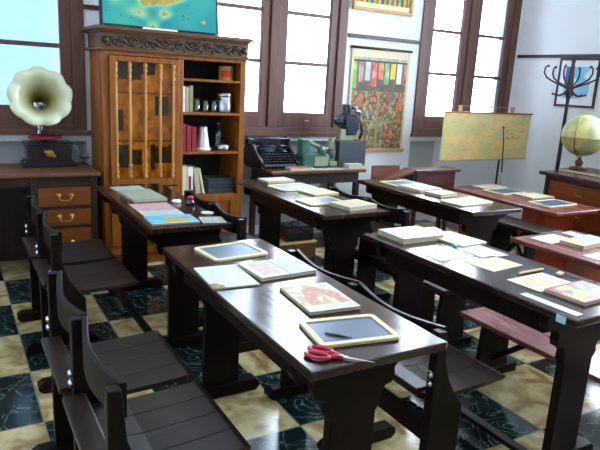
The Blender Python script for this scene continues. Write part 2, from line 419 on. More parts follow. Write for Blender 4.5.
def backed_bench(label, x0, ys, top=.80, seatdepth=.42):
    """folding school bench: posts at the y positions ys (far to near), seats between them, facing +x"""
    t = thing('school_bench', label, 'bench', (x0, ys[-1], 0), 0, 'dark benches with curved backrests')
    y = [v-ys[-1] for v in ys]
    pr = [(0, .06), (.15, .06), (.15, .46), (.13, .49), (.10, .53), (.070, .58), (.048, .65), (.036, top-.007), (.0, top-.007)]
    for v in y:
        mb = MB(); mb.prism(pr, 'y', v-.019, v+.019); p = obj('post', mb, M['dark'], t, bevel=.004)
        mb = MB(); ft = [(-.06, 0), (.28, 0), (.30, .02), (.30, .045), (.28, .06), (-.06, .06), (-.085, .045), (-.085, .02)]
        mb.prism(ft, 'y', v-.032, v+.032); obj('foot', mb, M['dark'], p, bevel=.004)
        for zz in (.572, .606):
            mb = MB(); mb.lathe([(.014, 0), (.014, .006), (.009, .012), (0, .014)], (0, v, zz), 10, Matrix.Rotation(-PI/2, 4, 'Y')); obj('bolt', mb, M['steel'], p, smooth=True)
    for a, b in zip(y, y[1:]):
        n = 18; bm = bmesh.new(); rows = []
        b2, a2 = b+.004, a-.004
        for i in range(n+1):
            u = i/n; k = math.sin(PI*u)**1.0; yy = b2+(a2-b2)*u
            xo = .0365-.032*k; zt = top-.016*k; zb = zt-.10
            rows.append([bm.verts.new(v) for v in ((xo, yy, zb), (xo+.018, yy, zb), (xo+.018, yy, zt), (xo, yy, zt))])
        for A, B in zip(rows, rows[1:]):
            for k in range(4): bm.faces.new((A[k], A[(k+1) % 4], B[(k+1) % 4], B[k]))
        bm.faces.new(rows[0]); bm.faces.new(rows[-1][::-1])
        link('backrest', bm, M['dark'], t, bevel=.003)
        # seat made of boards running front to back
        mb = MB(); nb = 4; s0, s1 = b+.026, a-.026
        for i in range(nb):
            p0 = s0+(s1-s0)*i/nb+.001; p1 = s0+(s1-s0)*(i+1)/nb-.001
            mb.prism([(-.02, .506), (.04, .482), (.16, .472), (.30, .476), (seatdepth-.01, .484), (seatdepth, .490), (seatdepth, .498), (seatdepth-.02, .502), (.30, .495), (.16, .490), (.05, .500), (-.01, .525), (-.022, .525)], 'y', p0, p1)
        st = obj('seat', mb, M['seat'], t, bevel=.0015)
        mb = MB(); mb.prism([(-.036, .522), (.035, .530), (.035, .545), (-.036, .545)], 'y', s0, s1); obj('back_ledge', mb, M['seat'], st, bevel=.004)
    mb = MB(); mb.box(.05, .09, y[-1]+.022, y[0]-.022, .30, .37); mb.bm.free(); mb = MB()
    for a, b in zip(y, y[1:]): mb.box(.05, .09, b+.022, a-.022, .30, .37)
    obj('rail', mb, M['dark'], t, bevel=.003)
    return t
backed_bench('dark curved-back bench at far left, in front of the drawer desk', .378, (3.86, 3.38, 2.90))
backed_bench('dark curved-back bench at the lower left, nearest the viewer', .288, (2.33, 1.85, 1.365))
backed_bench('dark curved-back bench against the right side of the map table, before the bookcase', 1.352, (3.80, 3.37, 2.93))
backed_bench('dark curved-back bench along the right side of the nearest table', 1.366, (2.38, 1.87, 1.362), top=.770)
backed_bench('dark curved-back bench mostly hidden behind the table with yellow booklets', 2.478, (3.74, 3.30, 2.87), top=.79)

def trestle_bench(name, label, cx, y0, y1, W, H, seatm, legm, cat='bench', brace=True):
    L = y1-y0
    t = thing(name, label, cat, (cx, y0, 0))
    mb = MB(); mb.box(-W/2, W/2, 0, L, H-.028, H); obj('seat', mb, seatm, t, bevel=.005)
    for yy, s in ((.13, 1), (L-.16, -1)) if L > .6 else ((.04, 1), (L-.07, -1)):
        mb = MB(); mb.prism([(-W*.42, .05), (W*.42, .05), (W*.36, H-.029), (-W*.36, H-.029)], 'y', yy, yy+.03); lg = obj('leg', mb, legm, t, bevel=.003)
        mb = MB(); mb.box(-W/2-.03, W/2+.05, yy-.012, yy+.042, 0, .05); obj('foot', mb, legm, lg, bevel=.004)
        if brace:
            a = Vector((0, yy+.015, .10)); b = Vector((0, yy+.015+s*.27, H-.03)); d = b-a; ang = math.atan2(d.z, d.y)
            mb = MB(); mb.box(-.02, .02, 0, d.length, -.015, .015, Matrix.Rotation(ang, 3, 'X'), (0, 0, 0)); bmesh.ops.translate(mb.bm, verts=mb.bm.verts[:], vec=a)
            obj('brace', mb, legm, t, bevel=.002)
    return t
trestle_bench('trestle_bench', 'low backless bench with a red plank seat, seen under the right table', 2.55, 1.00, 2.24, .28, .35, M['redtop'], D_)
trestle_bench('trestle_stool', 'small dark stool of which a grey plank shows beneath the table with the white books', 2.59, 2.42, 2.80, .27, .40, M['seat'], D_, 'stool', False)
trestle_bench('trestle_bench', 'dark backless trestle bench beside the low reddish table with two slates', 4.135, 2.98, 3.62, .28, .49, M['seat'], D_)

# ------------------------------------------------------------------ bookcase
def bookcase():
    t = thing('carved_bookcase', 'tall golden oak bookcase with carved frieze, baluster door and open shelves', 'bookcase', (1.03, 4.75, 0))
    W, Dp = 1.19, .44
    o = M['oak']
    mb = MB()
    mb.box(0, .05, 0, Dp, .1, 1.70).box(W-.05, W, 0, Dp, .1, 1.70).box(.6, .64, .005, Dp, .1, 1.68).box(.05, W-.05, Dp-.02, Dp, .1, 1.70).box(.05, W-.05, .0, Dp, 1.67, 1.70).box(.05, W-.05, 0, Dp, .14, .17)
    obj('carcass', mb, o, t, bevel=.003)
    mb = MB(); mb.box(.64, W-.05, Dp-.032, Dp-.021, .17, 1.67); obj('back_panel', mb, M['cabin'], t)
    mb = MB(); mb.box(.0, W, .02, Dp, 0, .1).box(-.015, W+.015, -.015, Dp, .10, .14); obj('plinth', mb, o, t, bevel=.004)
    mb = MB(); mb.box(-.01, W+.01, -.01, Dp, 1.715, 1.83); c = obj('frieze', mb, M['oakd'], t, bevel=.003)
    mb = MB(); mb.box(-.035, W+.035, -.03, Dp, 1.70, 1.716).box(-.03, W+.02, -.035, Dp, 1.83, 1.845).box(-.05, W+.035, -.055, Dp, 1.845, 1.872); obj('cornice', mb, M['oakd'], t, bevel=.004)
    # carved scrollwork in relief
    mb = MB()
    pts = []
    for i in range(90):
        u = i/89; pts.append((.05+u*(W-.10), -.012, 1.772+.026*math.sin(u*PI*9)))
    mb.tube(pts, [.011+.004*math.sin(i*.9) for i in range(90)], 6)
    for k in range(9):
        xx = .05+(k+.5)*(W-.1)/9; s = 1 if k % 2 else -1
        sp = [(xx+.035*(1-a/14)*math.cos(a*.75), -.014, 1.772+s*.008+.030*(1-a/14)*math.sin(a*.75)) for a in range(13)]
        mb.tube(sp, [.010-.0005*a for a in range(13)], 6)
        for q in (-1, 1):
            lf = [(xx+q*.03, -.012, 1.772+s*.02), (xx+q*.05, -.018, 1.772+s*.036), (xx+q*.066, -.012, 1.772+s*.030)]
            mb.tube(lf, [.004, .010, .002], 6)
    for sx in (.03, W-.03): mb.lathe([(0, 0), (.02, .0), (.028, .01), (.018, .02), (0, .024)], (sx, -.008, 1.772), 12, Matrix.Rotation(PI/2, 4, 'X'))
    obj('carving', mb, M['carve'], c, smooth=True)
    # baluster door
    d0, d1 = .052, .598
    mb = MB(); mb.box(d0, d0+.045, -.02, .0, .66, 1.665).box(d1-.045, d1, -.02, .0, .66, 1.665).box(d0+.045, d1-.045, -.02, 0, 1.625, 1.665).box(d0+.045, d1-.045, -.02, 0, .66, .72)
    dr = obj('door', mb, o, t, bevel=.004)
    mb = MB(); mb.box(d0+.045, d1-.045, .002, .006, .72, 1.625); obj('glass', mb, M['doorglass'], dr)
    def amber(u, v):
        k = int(u*4.4); n = nz(u, v, 14, 5)+.6*nz(u, v, 40, 2)
        dark = {0: v > .86 or .10 < v < .30 or .42 < v < .60 and u < .13, 1: v > .86 or .12 < v < .26, 2: v > .9 or .08 < v < .30 and u > .6, 3: .55 < v < .72 or .13 < v < .28, 4: .13 < v < .3}.get(k, False)
        if abs(v-.74) < .012 or abs(v-.33) < .012: return (120, 66, 20)
        if dark: return mixc((30, 20, 14), (58, 40, 20), .5+n)
        return mixc((140, 80, 6), (196, 128, 14), .5+n)
    o2 = paint_slab('backing', d1-d0-.09, .905, .003, amber, 60, 90, M['paint'], dr, upright=True); o2.location = ((d0+d1)/2, .014, 1.1725)
    prof = [(.006, 0), (.016, .01), (.016, .03), (.010, .04), (.018, .06), (.010, .08), (.014, .10), (.018, .115), (.009, .13), (.011, .16), (.013, .45), (.011, .74), (.009, .775), (.018, .79), (.012, .805), (.010, .825), (.018, .845), (.010, .865), (.016, .875), (.016, .895), (.006, .904)]
    for xx in (.1, .205, .325, .445, .55):
        mb = MB(); mb.lathe(prof, (xx, -.012, .7205), 12); obj('baluster', mb, M['pale_oak'], dr, smooth=True)
    # lower doors
    for e0, e1, zt in ((.052, .598, .65), (.642, W-.052, .56)):
        mb = MB(); mb.box(e0, e0+.07, -.018, 0, .175, zt).box(e1-.07, e1, -.018, 0, .175, zt).box(e0+.07, e1-.07, -.018, 0, zt-.06, zt).box(e0+.07, e1-.07, -.018, 0, .175, .24)
        mb.box(e0+.07, e1-.07, -.006, .0, .24, zt-.06)
        q = obj('lower_door', mb, o, t, bevel=.004)
        mb = MB(); mb.lathe([(.006, 0), (.006, .012), (.014, .018), (.012, .03), (0, .034)], (e1-.035 if e0 < .3 else e0+.035, -.018, .42), 10, Matrix.Rotation(PI/2, 4, 'X')); obj('knob', mb, M['brass'], q, smooth=True)
    for zz in (1.525, 1.255, .93, .56):
        mb = MB(); mb.box(.641, W-.051, .004, Dp-.034, zz-.02, zz); obj('shelf', mb, o, t, bevel=.002)
    mb = MB(); mb.box(-.006, -.001, .05, Dp-.05, .2, 1.62); obj('side_panel', mb, o, t, bevel=.002)
bookcase()

# --- things on its shelves
def tin(x, y, z, r, h, paintf, label, cat, n=24, seg=14):
    vs = []; fs = []; cols = []
    for j in range(seg+1):
        for i in range(n): a = 2*PI*i/n; vs.append((r*math.cos(a), r*math.sin(a), h*j/seg))
    for j in range(seg):
        for i in range(n): fs.append((j*n+i, j*n+(i+1) % n, (j+1)*n+(i+1) % n, (j+1)*n+i)); cols.append(paintf(i/n, (j+.5)/seg))
    fs.append(list(range(n))[::-1]); cols.append((120, 110, 90)); fs.append([seg*n+i for i in range(n)]); cols.append((190, 160, 80))
    me = bpy.data.meshes.new('tin'); me.from_pydata(vs, [], fs); at = me.color_attributes.new('Col', 'FLOAT_COLOR', 'CORNER')
    for p, c in zip(me.polygons, cols):
        for li in p.loop_indices: at.data[li].color = (*lin(c), 1)
    me.materials.append(M['paint']); o = bpy.data.objects.new('tin', me); C.objects.link(o)
    return tag(o, label, cat, (x, y, z))
def tp(u, v):
    d = abs(((u-.68+.5) % 1)-.5)
    if d < .13 and abs(v-.48) < .24: return (206, 50, 40)
    if v < .08 or v > .92: return (180, 140, 60)
    return mixc((190, 160, 60), (120, 130, 70), .5+nz(u, v, 8))
tin(2.085, 4.87, 1.526, .062, .115, tp, 'small yellow tin with a red patch on the top shelf', 'tin')
def book_upright(label, x, y, z, th, h, d, mat, lean=0, group=None):
    t = thing('book', label, 'book', (x, y, z), 0, group); t.rotation_euler = (0, lean, 0)
    mb = MB(); mb.box(0, .003, 0, d, 0, h).box(th-.003, th, 0, d, 0, h).box(.003, th-.003, 0, .003, 0, h); obj('cover', mb, mat, t, bevel=.001)
    mb = MB(); mb.box(.0035, th-.0035, .004, d-.004, .003, h-.003); obj('pages', mb, M['pages'], t)
mats = [M['white'], M['pale'], plain('olive_cloth', (150, 146, 100), .6)]
for i, (th, h, l) in enumerate(((.028, .205, 'white upright booklet at the left end of the glassware shelf'), (.026, .20, 'pale upright booklet second from left on the glassware shelf'), (.03, .212, 'olive upright booklet beside the glasses on the bookcase shelf'))):
    book_upright(l, 1.675+i*.032, 4.80, 1.256, th, h, .17, mats[i], 0, 'pale booklets on the glassware shelf')
for i, l in enumerate(('red book at the left end of the row of three', 'middle red book of the row of three', 'red book at the right of the three, beside the white jug')):
    book_upright(l, 1.675+i*.046, 4.80, .931, .038, .225-.012*i, .16, M['redbook'], (-.02, -.05, -.09)[i]*0, 'three red books in the bookcase')
for i, (th, h, ln, l) in enumerate(((.045, .245, 0, 'cream folder at the left end of the lower shelf'), (.05, .235, 0, 'pale folder with a dark red stripe on the lower shelf'), (.045, .225, -.13, 'grey-cream folder leaning left on the lower shelf'), (.02, .222, -.20, 'thin cream folder leaning furthest on the lower shelf'))):
    book_upright(l, 1.675+(0, .05, .128, .19)[i], 4.79, .562, th, h, .2, (M['cream'], M['white'], M['pale'], M['cream'])[i], ln, 'pale folders on the lower shelf')
mb = MB(); mb.box(1.738, 1.758, 4.7865, 4.7895, .60, .72); tag(obj('red_label', mb, M['redbook']), 'narrow dark red spine strip on the pale folder', 'label')
def glass_cup(x, y, z, r, h, label, cat='glass'):
    mb = MB(); mb.lathe([(0, 0), (r*.8, 0), (r*.82, .004), (r, h), (r-.003, h), (r*.78, .008), (0, .008)], (0, 0, 0), 20)
    return tag(obj('glass_tumbler', mb, M['clear'], smooth=True), label, cat, (x, y, z), group='glasses in the bookcase')
glass_cup(1.822, 4.85, 1.256, .032, .115, 'clear glass tumbler beside the olive booklet')
glass_cup(1.900, 4.86, 1.256, .034, .105, 'middle clear glass tumbler on the glassware shelf')
glass_cup(1.972, 4.85, 1.256, .032, .105, 'clear glass tumbler beside the metal canister')
mb = MB(); mb.lathe([(0, 0), (.068, 0), (.07, .01), (.07, .125), (.066, .128), (.072, .132), (.072, .158), (.060, .166), (0, .168)], (0, 0, 0), 28)
tag(obj('metal_canister', mb, M['steel'], smooth=True), 'shiny metal canister with lid on the second shelf', 'canister', (2.073, 4.86, 1.256))
t = thing('enamel_jug', 'white tapered metal jug beside the red books', 'jug', (1.888, 4.87, .931))
mb = MB(); mb.lathe([(0, 0), (.066, 0), (.068, .012), (.060, .03), (.036, .19), (.034, .2), (0, .2)], (0, 0, 0), 24); obj('body', mb, M['alu'], t, smooth=True)
mb = MB(); mb.lathe([(.069, .0), (.074, .012), (.069, .026)], (0, 0, 0), 24); obj('base_ring', mb, M['pot'], t, smooth=True)
t = thing('glass_stopper_bottle', 'clear ribbed glass bottle behind the small metal pan', 'bottle', (2.055, 4.93, .931))
mb = MB(); mb.lathe([(0, 0), (.045, 0), (.045, .06), (.03, .08), (.045, .10), (.045, .14), (.022, .165), (.016, .20), (0, .2)], (0, 0, 0), 20); obj('body', mb, M['clear'], t, smooth=True)
mb = MB(); mb.lathe([(0, .2), (.02, .205), (.026, .225), (.014, .245), (0, .25)], (0, 0, 0), 16); obj('stopper', mb, M['clear'], t, smooth=True)
t = thing('small_pan', 'small shiny metal pan with an upturned handle, right of the white jug', 'pan', (2.055, 4.82, .931))
mb = MB(); mb.lathe([(0, 0), (.045, 0), (.05, .01), (.055, .055), (.052, .055), (.046, .01), (0, .006)], (0, 0, 0), 24); obj('bowl', mb, M['steel'], t, smooth=True)
mb = MB(); mb.tube([(.05, 0, .045), (.07, 0, .055), (.10, -.01, .085)], .006); obj('handle', mb, M['blackm'], t, smooth=True)
for i in range(4):
    t = thing('record_album', ('bottom dark album of the stack on the lower shelf', 'dark album second from the bottom of the stack', 'dark album second from the top of the stack', 'topmost dark album of the stack on the lower shelf')[i], 'book', (2.035+.004*(i % 2), 4.79, .562+i*.031), 0, 'stack of dark albums')
    mb = MB(); mb.box(-.125, .125, 0, .24, 0, .004).box(-.125, .125, 0, .24, .025, .029).box(-.125, .125, .236, .24, .004, .025); obj('cover', mb, M['bluegrey'], t, bevel=.001)
    mb = MB(); mb.box(-.12, .12, .005, .234, .0045, .0245); obj('pages', mb, M['greym'], t)

# --- relief map standing on the bookcase
def seamap(u, v):
    dx, dy = (u-.42)/.30, (v-.60)/.52
    d = math.hypot(dx, dy)+.55*nz(u, v, 6, 3)
    sea = mixc((26, 128, 140), (64, 168, 150), .5+.8*nz(u, v, 3)-.3*(u-.5))
    if d < .85: return mixc((196, 158, 70), (150, 138, 80), .5+1.3*nz(u, v, 22, 9))
    if d < 1.15: return mixc((150, 200, 150), sea, (d-.85)/.3)
    if nz(u, v, 34, 5) > .62 and d < 1.7: return (60, 110, 90)
    if math.hypot(u-.88, v-.12) < .022: return (170, 160, 90)
    return sea
t = thing('framed_sea_map', 'turquoise relief map of an island leaning on top of the bookcase', 'map', (1.505, 4.80, 1.873)); t.rotation_euler = (-.10, 0, 0)
o = paint_slab('map_sheet', .90, .62, .004, seamap, 90, 60, M['paintg'], t, upright=True); o.location = (0, -.018, .33)
mb = MB()
mb.box(-.47, -.45, -.02, .015, 0, .66).box(.45, .47, -.02, .015, 0, .66).box(-.45, .45, -.02, .015, 0, .02).box(-.45, .45, -.02, .015, .64, .66).box(-.45, .45, -.005, .01, .02, .64)
obj('frame', mb, M['bluem'], t, bevel=.002)
mb = MB(); mb.box(-.155, .12, -.026, -.0205, .0, .016); obj('caption_strip', mb, M['white'], t)

# ------------------------------------------------------------------ left desk and gramophone
def drawer_desk():
    t = thing('drawer_desk', 'brown wooden desk with three brass-handled drawers beneath the gramophone', 'desk', (0, 4.62, 0))
    x0, x1, Dp, H = -.62, .98, .56, .80
    mb = MB(); mb.box(x0, x1, 0, Dp, H-.03, H); obj('desktop', mb, M['desk'], t, bevel=.008)
    for a, b in ((-.58, -.12), (.49, .955)):
        mb = MB(); mb.box(a, a+.045, .03, Dp-.02, .0, H-.031).box(b-.045, b, .03, Dp-.02, 0, H-.031).box(a+.045, b-.045, Dp-.04, Dp-.02, .1, H-.031).box(a+.045, b-.045, .045, Dp-.04, .1, .12)
        for zz in (.385, .535, .70): mb.box(a+.045, b-.045, .035, .06, zz-.012, zz+.012)
        mb.box(a+.045, b-.045, .035, .06, .712, H-.031)
        p = obj('pedestal', mb, M['deskd'], t, bevel=.003)
        for z0, z1 in ((.14, .372), (.398, .522), (.548, .687)):
            mb = MB(); mb.box(a+.048, b-.048, .03, Dp-.06, z0, z1); d = obj('drawer', mb, M['drawer'], t, bevel=.004)
            zc = (z0+z1)/2+.01; xc = (a+b)/2
            mb = MB()
            for s in (-1, 1): mb.lathe([(.018, 0), (.016, .004), (.006, .008), (.006, .018), (0, .02)], (xc+s*.045, .03, zc), 10, Matrix.Rotation(PI/2, 4, 'X'))
            mb.tube([(xc-.045, .014, zc), (xc-.04, .008, zc-.025), (xc-.02, .006, zc-.034), (xc+.02, .006, zc-.034), (xc+.04, .008, zc-.025), (xc+.045, .014, zc)], .0045, 6)
            obj('handle', mb, M['brass'], d, smooth=True)
    mb = MB(); mb.box(-.119, .489, .04, .06, .70, H-.031); obj('kneehole_apron', mb, M['deskd'], t); mb = MB(); mb.box(-.119, .489, Dp-.04, Dp-.02, .02, .70); obj('kneehole_panel', mb, M['deskd'], t)
drawer_desk()

def gramophone():
    t = thing('gramophone', 'antique gramophone with a flower-shaped pale horn on the left desk', 'gramophone', (.672, 4.955, .801))
    mb = MB(); mb.box(-.195, .195, -.02, .205, 0, .028).box(-.18, .18, -.01, .20, .028, .042); obj('plinth', mb, M['maroon'], t, bevel=.004)
    mb = MB(); mb.box(-.160, .160, .0, .19, .042, .165); c = obj('case', mb, M['maroon'], t, bevel=.004)
    mb = MB(); mb.box(-.18, .18, -.015, .20, .165, .178).box(-.172, .172, -.008, .197, .178, .188); obj('lid', mb, M['maroon'], t, bevel=.004)
    mb = MB(); mb.lathe([(0, 0), (.03, 0), (.028, .004), (.018, .006), (0, .007)], (0, -.0005, .1), 16, Matrix.Rotation(PI/2, 4, 'X')); mb.box(-.045, .045, -.003, 0, .088, .112, Matrix.Rotation(.5, 3, 'Y')); obj('badge', mb, M['brass'], c, smooth=False)
    mb = MB(); mb.lathe([(0, 0), (.012, 0), (.012, .02), (.12, .022), (.125, .03), (.12, .036), (0, .036)], (-.02, .09, .188), 40); obj('turntable', mb, M['felt'], t, smooth=True)
    # horn: mouth centre H, throat T (world offsets from the base point)
    Hc = Vector((-.065, -.13, .553)); Th = Vector((-.035, .17, .455))
    ax = (Hc-Th).normalized(); n = 72; prof = []
    L = (Hc-Th).length
    u = ax.cross(Vector((0, 0, 1))).normalized(); w = u.cross(ax)
    vs = []; fs = []; cols = []; m = 26
    for i in range(m+1):
        s = i/m; r = .022+.075*s+.125*s**3.0
        for k in range(n):
            a = 2*PI*k/n; lobe = abs(math.sin(4.5*(a+.2)))
            rr = r*(1+(.09*s**3)*(lobe**.6-.7)); z = L*s - (.022*s**4)*(1-lobe) - .03*max(0, s-.85)/.15*s
            if s > .93: z -= (s-.93)/.07*.015
            vs.append(Th+ax*z+rr*(math.cos(a)*u+math.sin(a)*w))
    for i in range(m):
        s = (i+.5)/m
        for k in range(n):
            fs.append((i*n+k, i*n+(k+1) % n, (i+1)*n+(k+1) % n, (i+1)*n+k))
            a = 2*PI*(k+.5)/n; lobe = abs(math.sin(4.5*(a+.2)))
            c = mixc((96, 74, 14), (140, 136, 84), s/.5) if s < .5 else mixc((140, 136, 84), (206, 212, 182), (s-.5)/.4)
            
            cols.append(c)
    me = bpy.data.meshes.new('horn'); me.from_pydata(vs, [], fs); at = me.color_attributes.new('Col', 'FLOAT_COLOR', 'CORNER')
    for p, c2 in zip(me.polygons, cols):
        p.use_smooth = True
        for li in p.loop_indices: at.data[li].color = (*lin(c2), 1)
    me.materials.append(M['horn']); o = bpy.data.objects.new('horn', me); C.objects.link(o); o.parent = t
    so = o.modifiers.new('thick', 'SOLIDIFY'); so.thickness = .003
    mb = MB(); mb.tube([Th-ax*.004, Th-ax*.03, Th+Vector((-.005, .045, -.07)), Th+Vector((-.01, .03, -.15)), Th+Vector((-.015, -.01, -.20)), Th+Vector((-.02, -.05, -.215))], [.021, .021, .02, .018, .016, .014], 12)
    obj('elbow', mb, M['steel'], t, smooth=True)
    mb = MB()
    mb.tube([(-.125, .02, .345), (-.12, -.0, .325), (-.09, -.01, .318), (-.05, -.01, .325), (-.02, 0, .34), (.0, .02, .345)], .009, 8).tube([(-.05, .0, .325), (-.05, .03, .23)], .005, 6)
    mb.lathe([(0, 0), (.028, 0), (.03, .008), (.028, .016), (0, .016)], (-.10, -.005, .330), 16, Matrix.Rotation(PI/2, 4, 'X'))
    obj('tonearm', mb, M['steel'], t, smooth=True)
    mb = MB(); mb.tube([(.16, .08, .15), (.20, .08, .15), (.215, .075, .13), (.225, .07, .075), (.24, .07, .06)], .008, 8); cr = obj('crank', mb, M['steel'], t, smooth=True)
    mb = MB(); mb.tube([(.238, .07, .06), (.25, .06, .06), (.285, .055, .062), (.30, .05, .062)], [.009, .012, .012, .008], 10); obj('crank_handle', mb, M['blackm'], cr, smooth=True)
gramophone()

# ------------------------------------------------------------------ typewriter table and machines
def machine_table():
    t = thing('machine_table', 'dark four-legged table with a brown top under the window, holding typewriters', 'table', (2.44, 4.61, 0))
    W, Dp, H = 1.02, .57, .765
    mb = MB(); mb.box(0, W, 0, Dp, H-.028, H); obj('tabletop', mb, M['desk'], t, bevel=.005)
    mb = MB(); mb.box(.05, W-.05, .05, .07, H-.13, H-.029).box(.05, W-.05, Dp-.07, Dp-.05, H-.13, H-.029).box(.05, .07, .07, Dp-.07, H-.13, H-.029).box(W-.07, W-.05, .07, Dp-.07, H-.13, H-.029); obj('apron', mb, M['deskd'], t)
    for a in (.04, W-.09):
        for b in (.04, Dp-.09):
            mb = MB(); mb.box(a, a+.05, b, b+.05, 0, H-.131); obj('leg', mb, M['deskd'], t, bevel=.004)
machine_table()
def typewriter(x, y, z):
    t = thing('typewriter', 'black antique typewriter with a wide carriage beside the bookcase', 'typewriter', (x, y, z))
    mb = MB(); mb.prism([(0, 0), (.40, 0), (.40, .13), (.33, .19), (.20, .20), (.06, .10), (0, .06)], 'x', -.20, -.17)
    mb.prism([(0, 0), (.40, 0), (.40, .13), (.33, .19), (.20, .20), (.06, .10), (0, .06)], 'x', .17, .20).box(-.17, .17, .02, .40, 0, .035).box(-.17, .17, .24, .40, .035, .15)
    obj('body', mb, M['blackm'], t, bevel=.008)
    mb = MB(); mb.tube([(-.20, .30, .235), (.20, .30, .235)], .026, 16); obj('platen', mb, M['greym'], t, smooth=True)
    mb = MB(); mb.box(-.22, .22, .25, .27, .19, .25).box(-.22, .22, .33, .35, .19, .255).box(-.215, .215, .27, .33, .185, .20); mb.lathe([(0, -.02), (.034, -.02), (.034, .02), (0, .02)], (-.215, .30, .235), 16, Matrix.Rotation(PI/2, 4, 'Y')).lathe([(0, -.02), (.034, -.02), (.034, .02), (0, .02)], (.22, .30, .235), 16, Matrix.Rotation(PI/2, 4, 'Y'))
    cg = obj('carriage', mb, M['blackm'], t, bevel=.003)
    mb = MB(); mb.tube([(-.21, .27, .25), (-.23, .22, .26), (-.22, .16, .25)], .005, 6); obj('return_lever', mb, M['steel'], cg, smooth=True)
    mb = MB(); mb.box(-.13, .13, .12, .24, .15, .158, Matrix.Rotation(.3, 3, 'X')).lathe([(0, 0), (.05, 0), (.052, .01), (.03, .016), (0, .016)], (-.085, .17, .185), 20).lathe([(0, 0), (.05, 0), (.052, .01), (.03, .016), (0, .016)], (.085, .17, .185), 20)
    obj('ribbon_cover', mb, M['bluem'], t, smooth=False)
    mb = MB()
    for r in range(4):
        for k in range(10):
            mb.lathe([(0, 0), (.0095, 0), (.0105, .003), (.009, .006), (0, .006)], (-.145+k*.031+r*.006, .015+r*.03, .062+r*.019), 8)
    obj('keys', mb, M['greym'], t, smooth=True)
    mb = MB()
    for r in range(4):
        for k in range(10): mb.tube([(-.145+k*.031+r*.006, .015+r*.03, .062+r*.019), (-.145+k*.031+r*.006, .09+r*.02, .045)], .003, 4)
    obj('key_levers', mb, M['steel'], t)
    mb = MB(); mb.box(-.165, .165, -.005, .03, .02, .04); obj('space_bar', mb, M['greym'], t, bevel=.003)
typewriter(2.60, 4.76, .766)
def green_machine(x, y, z):
    t = thing('hand_machine', 'green and cream enamelled small machine beside the black typewriter', 'machine', (x, y, z))
    mb = MB(); mb.prism([(-.14, 0), (.14, 0), (.15, .02), (.15, .11), (.12, .135), (-.09, .14), (-.15, .12), (-.15, .02)], 'y', -.06, .09); obj('base', mb, M['greenm'], t, bevel=.015)
    mb = MB(); mb.box(-.02, .135, -.066, -.0601, .015, .105); obj('front_plate', mb, M['creamm'], t, bevel=.002)
    mb = MB(); mb.prism([(-.15, .12), (-.05, .13), (-.06, .20), (-.055, .245), (-.07, .265), (-.14, .268), (-.155, .24)], 'y', -.04, .06); obj('column', mb, M['greenm'], t, bevel=.015)
    mb = MB(); mb.tube([(-.06, .01, .225), (-.02, .01, .22), (.03, .0, .20), (.07, 0, .17), (.10, 0, .14)], [.022, .02, .02, .024, .026], 12); obj('arm', mb, M['creamm'], t, smooth=True)
    mb = MB(); mb.lathe([(0, 0), (.045, 0), (.05, .01), (.045, .02), (0, .022)], (.06, -.045, .165), 20, Matrix.Rotation(PI/2, 4, 'X')); obj('dial', mb, M['greenm'], t, smooth=True)
    mb = MB(); mb.tube([(.07, -.05, .20), (.15, -.05, .17)], .008, 8); obj('lever', mb, M['steel'], t, smooth=True)
green_machine(2.985, 4.83, .766)
t = thing('geared_press', 'small grey-green upright device between the green machine and the projector', 'machine', (3.215, 4.88, .766))
mb = MB(); mb.box(-.045, .045, -.06, .08, 0, .05).prism([(-.035, .05), (.035, .05), (.04, .16), (.022, .24), (.008, .265), (-.01, .265), (-.03, .22), (-.04, .15)], 'y', -.03, .04); obj('body', mb, M['creamm'], t, bevel=.006)
mb = MB(); mb.lathe([(0, 0), (.045, 0), (.045, .018), (.015, .022), (0, .022)], (-.02, -.035, .12), 24, Matrix.Rotation(PI/2, 4, 'X')); obj('gear_wheel', mb, M['greym'], t, smooth=False)
mb = MB(); mb.tube([(-.02, -.05, .12), (-.03, -.055, .17), (-.04, -.055, .175)], .006, 6); obj('handle', mb, M['steel'], t, smooth=True)
def projector(x, y, z):
    t = thing('projector', 'dark blue vintage projector standing on a grey box, right end of the machine table', 'projector', (x, y, z))
    mb = MB(); mb.box(-.155, .165, -.06, .14, 0, .245); obj('base_box', mb, M['greym'], t, bevel=.006)
    mb = MB(); mb.box(-.13, -.06, -.03, .06, .246, .36).box(-.06, .04, -.02, .08, .246, .335); obj('neck', mb, M['creamm'], t, bevel=.008)
    mb = MB(); mb.lathe([(0, -.04), (.045, -.04), (.055, -.03), (.055, .03), (.045, .045), (0, .045)], (-.108, .03, .43), 24, Matrix.Rotation(PI/2, 4, 'X')); obj('lamp_drum', mb, M['bluem'], t, smooth=True)
    mb = MB(); mb.prism([(-.06, .30), (.05, .30), (.075, .36), (.07, .46), (.04, .50), (-.08, .50), (-.095, .46)], 'y', -.04, .09); obj('body', mb, M['bluem'], t, bevel=.012)
    mb = MB()
    for k in range(5): mb.lathe([(0, 0), (.052, 0), (.052, .012), (.04, .014), (.04, .018), (0, .018)], (-.045, .02, .50+k*.019), 20)
    obj('cooling_stack', mb, M['bluem'], t, smooth=False)
    mb = MB(); mb.tube([(.01, -.06, .535), (.05, -.05, .53), (.08, -.03, .49)], [.022, .022, .012], 12).lathe([(0, 0), (.03, 0), (.034, .02), (.02, .035), (0, .035)], (.05, .02, .55), 16); obj('lens', mb, M['steel'], t, smooth=True)
    mb = MB(); mb.tube([(.09, .0, .46), (.13, .0, .40), (.14, .0, .33), (.12, .0, .26)], [.012, .014, .014, .012], 10); obj('side_arm', mb, M['blackm'], t, smooth=True)
projector(3.42, 4.87, .766)

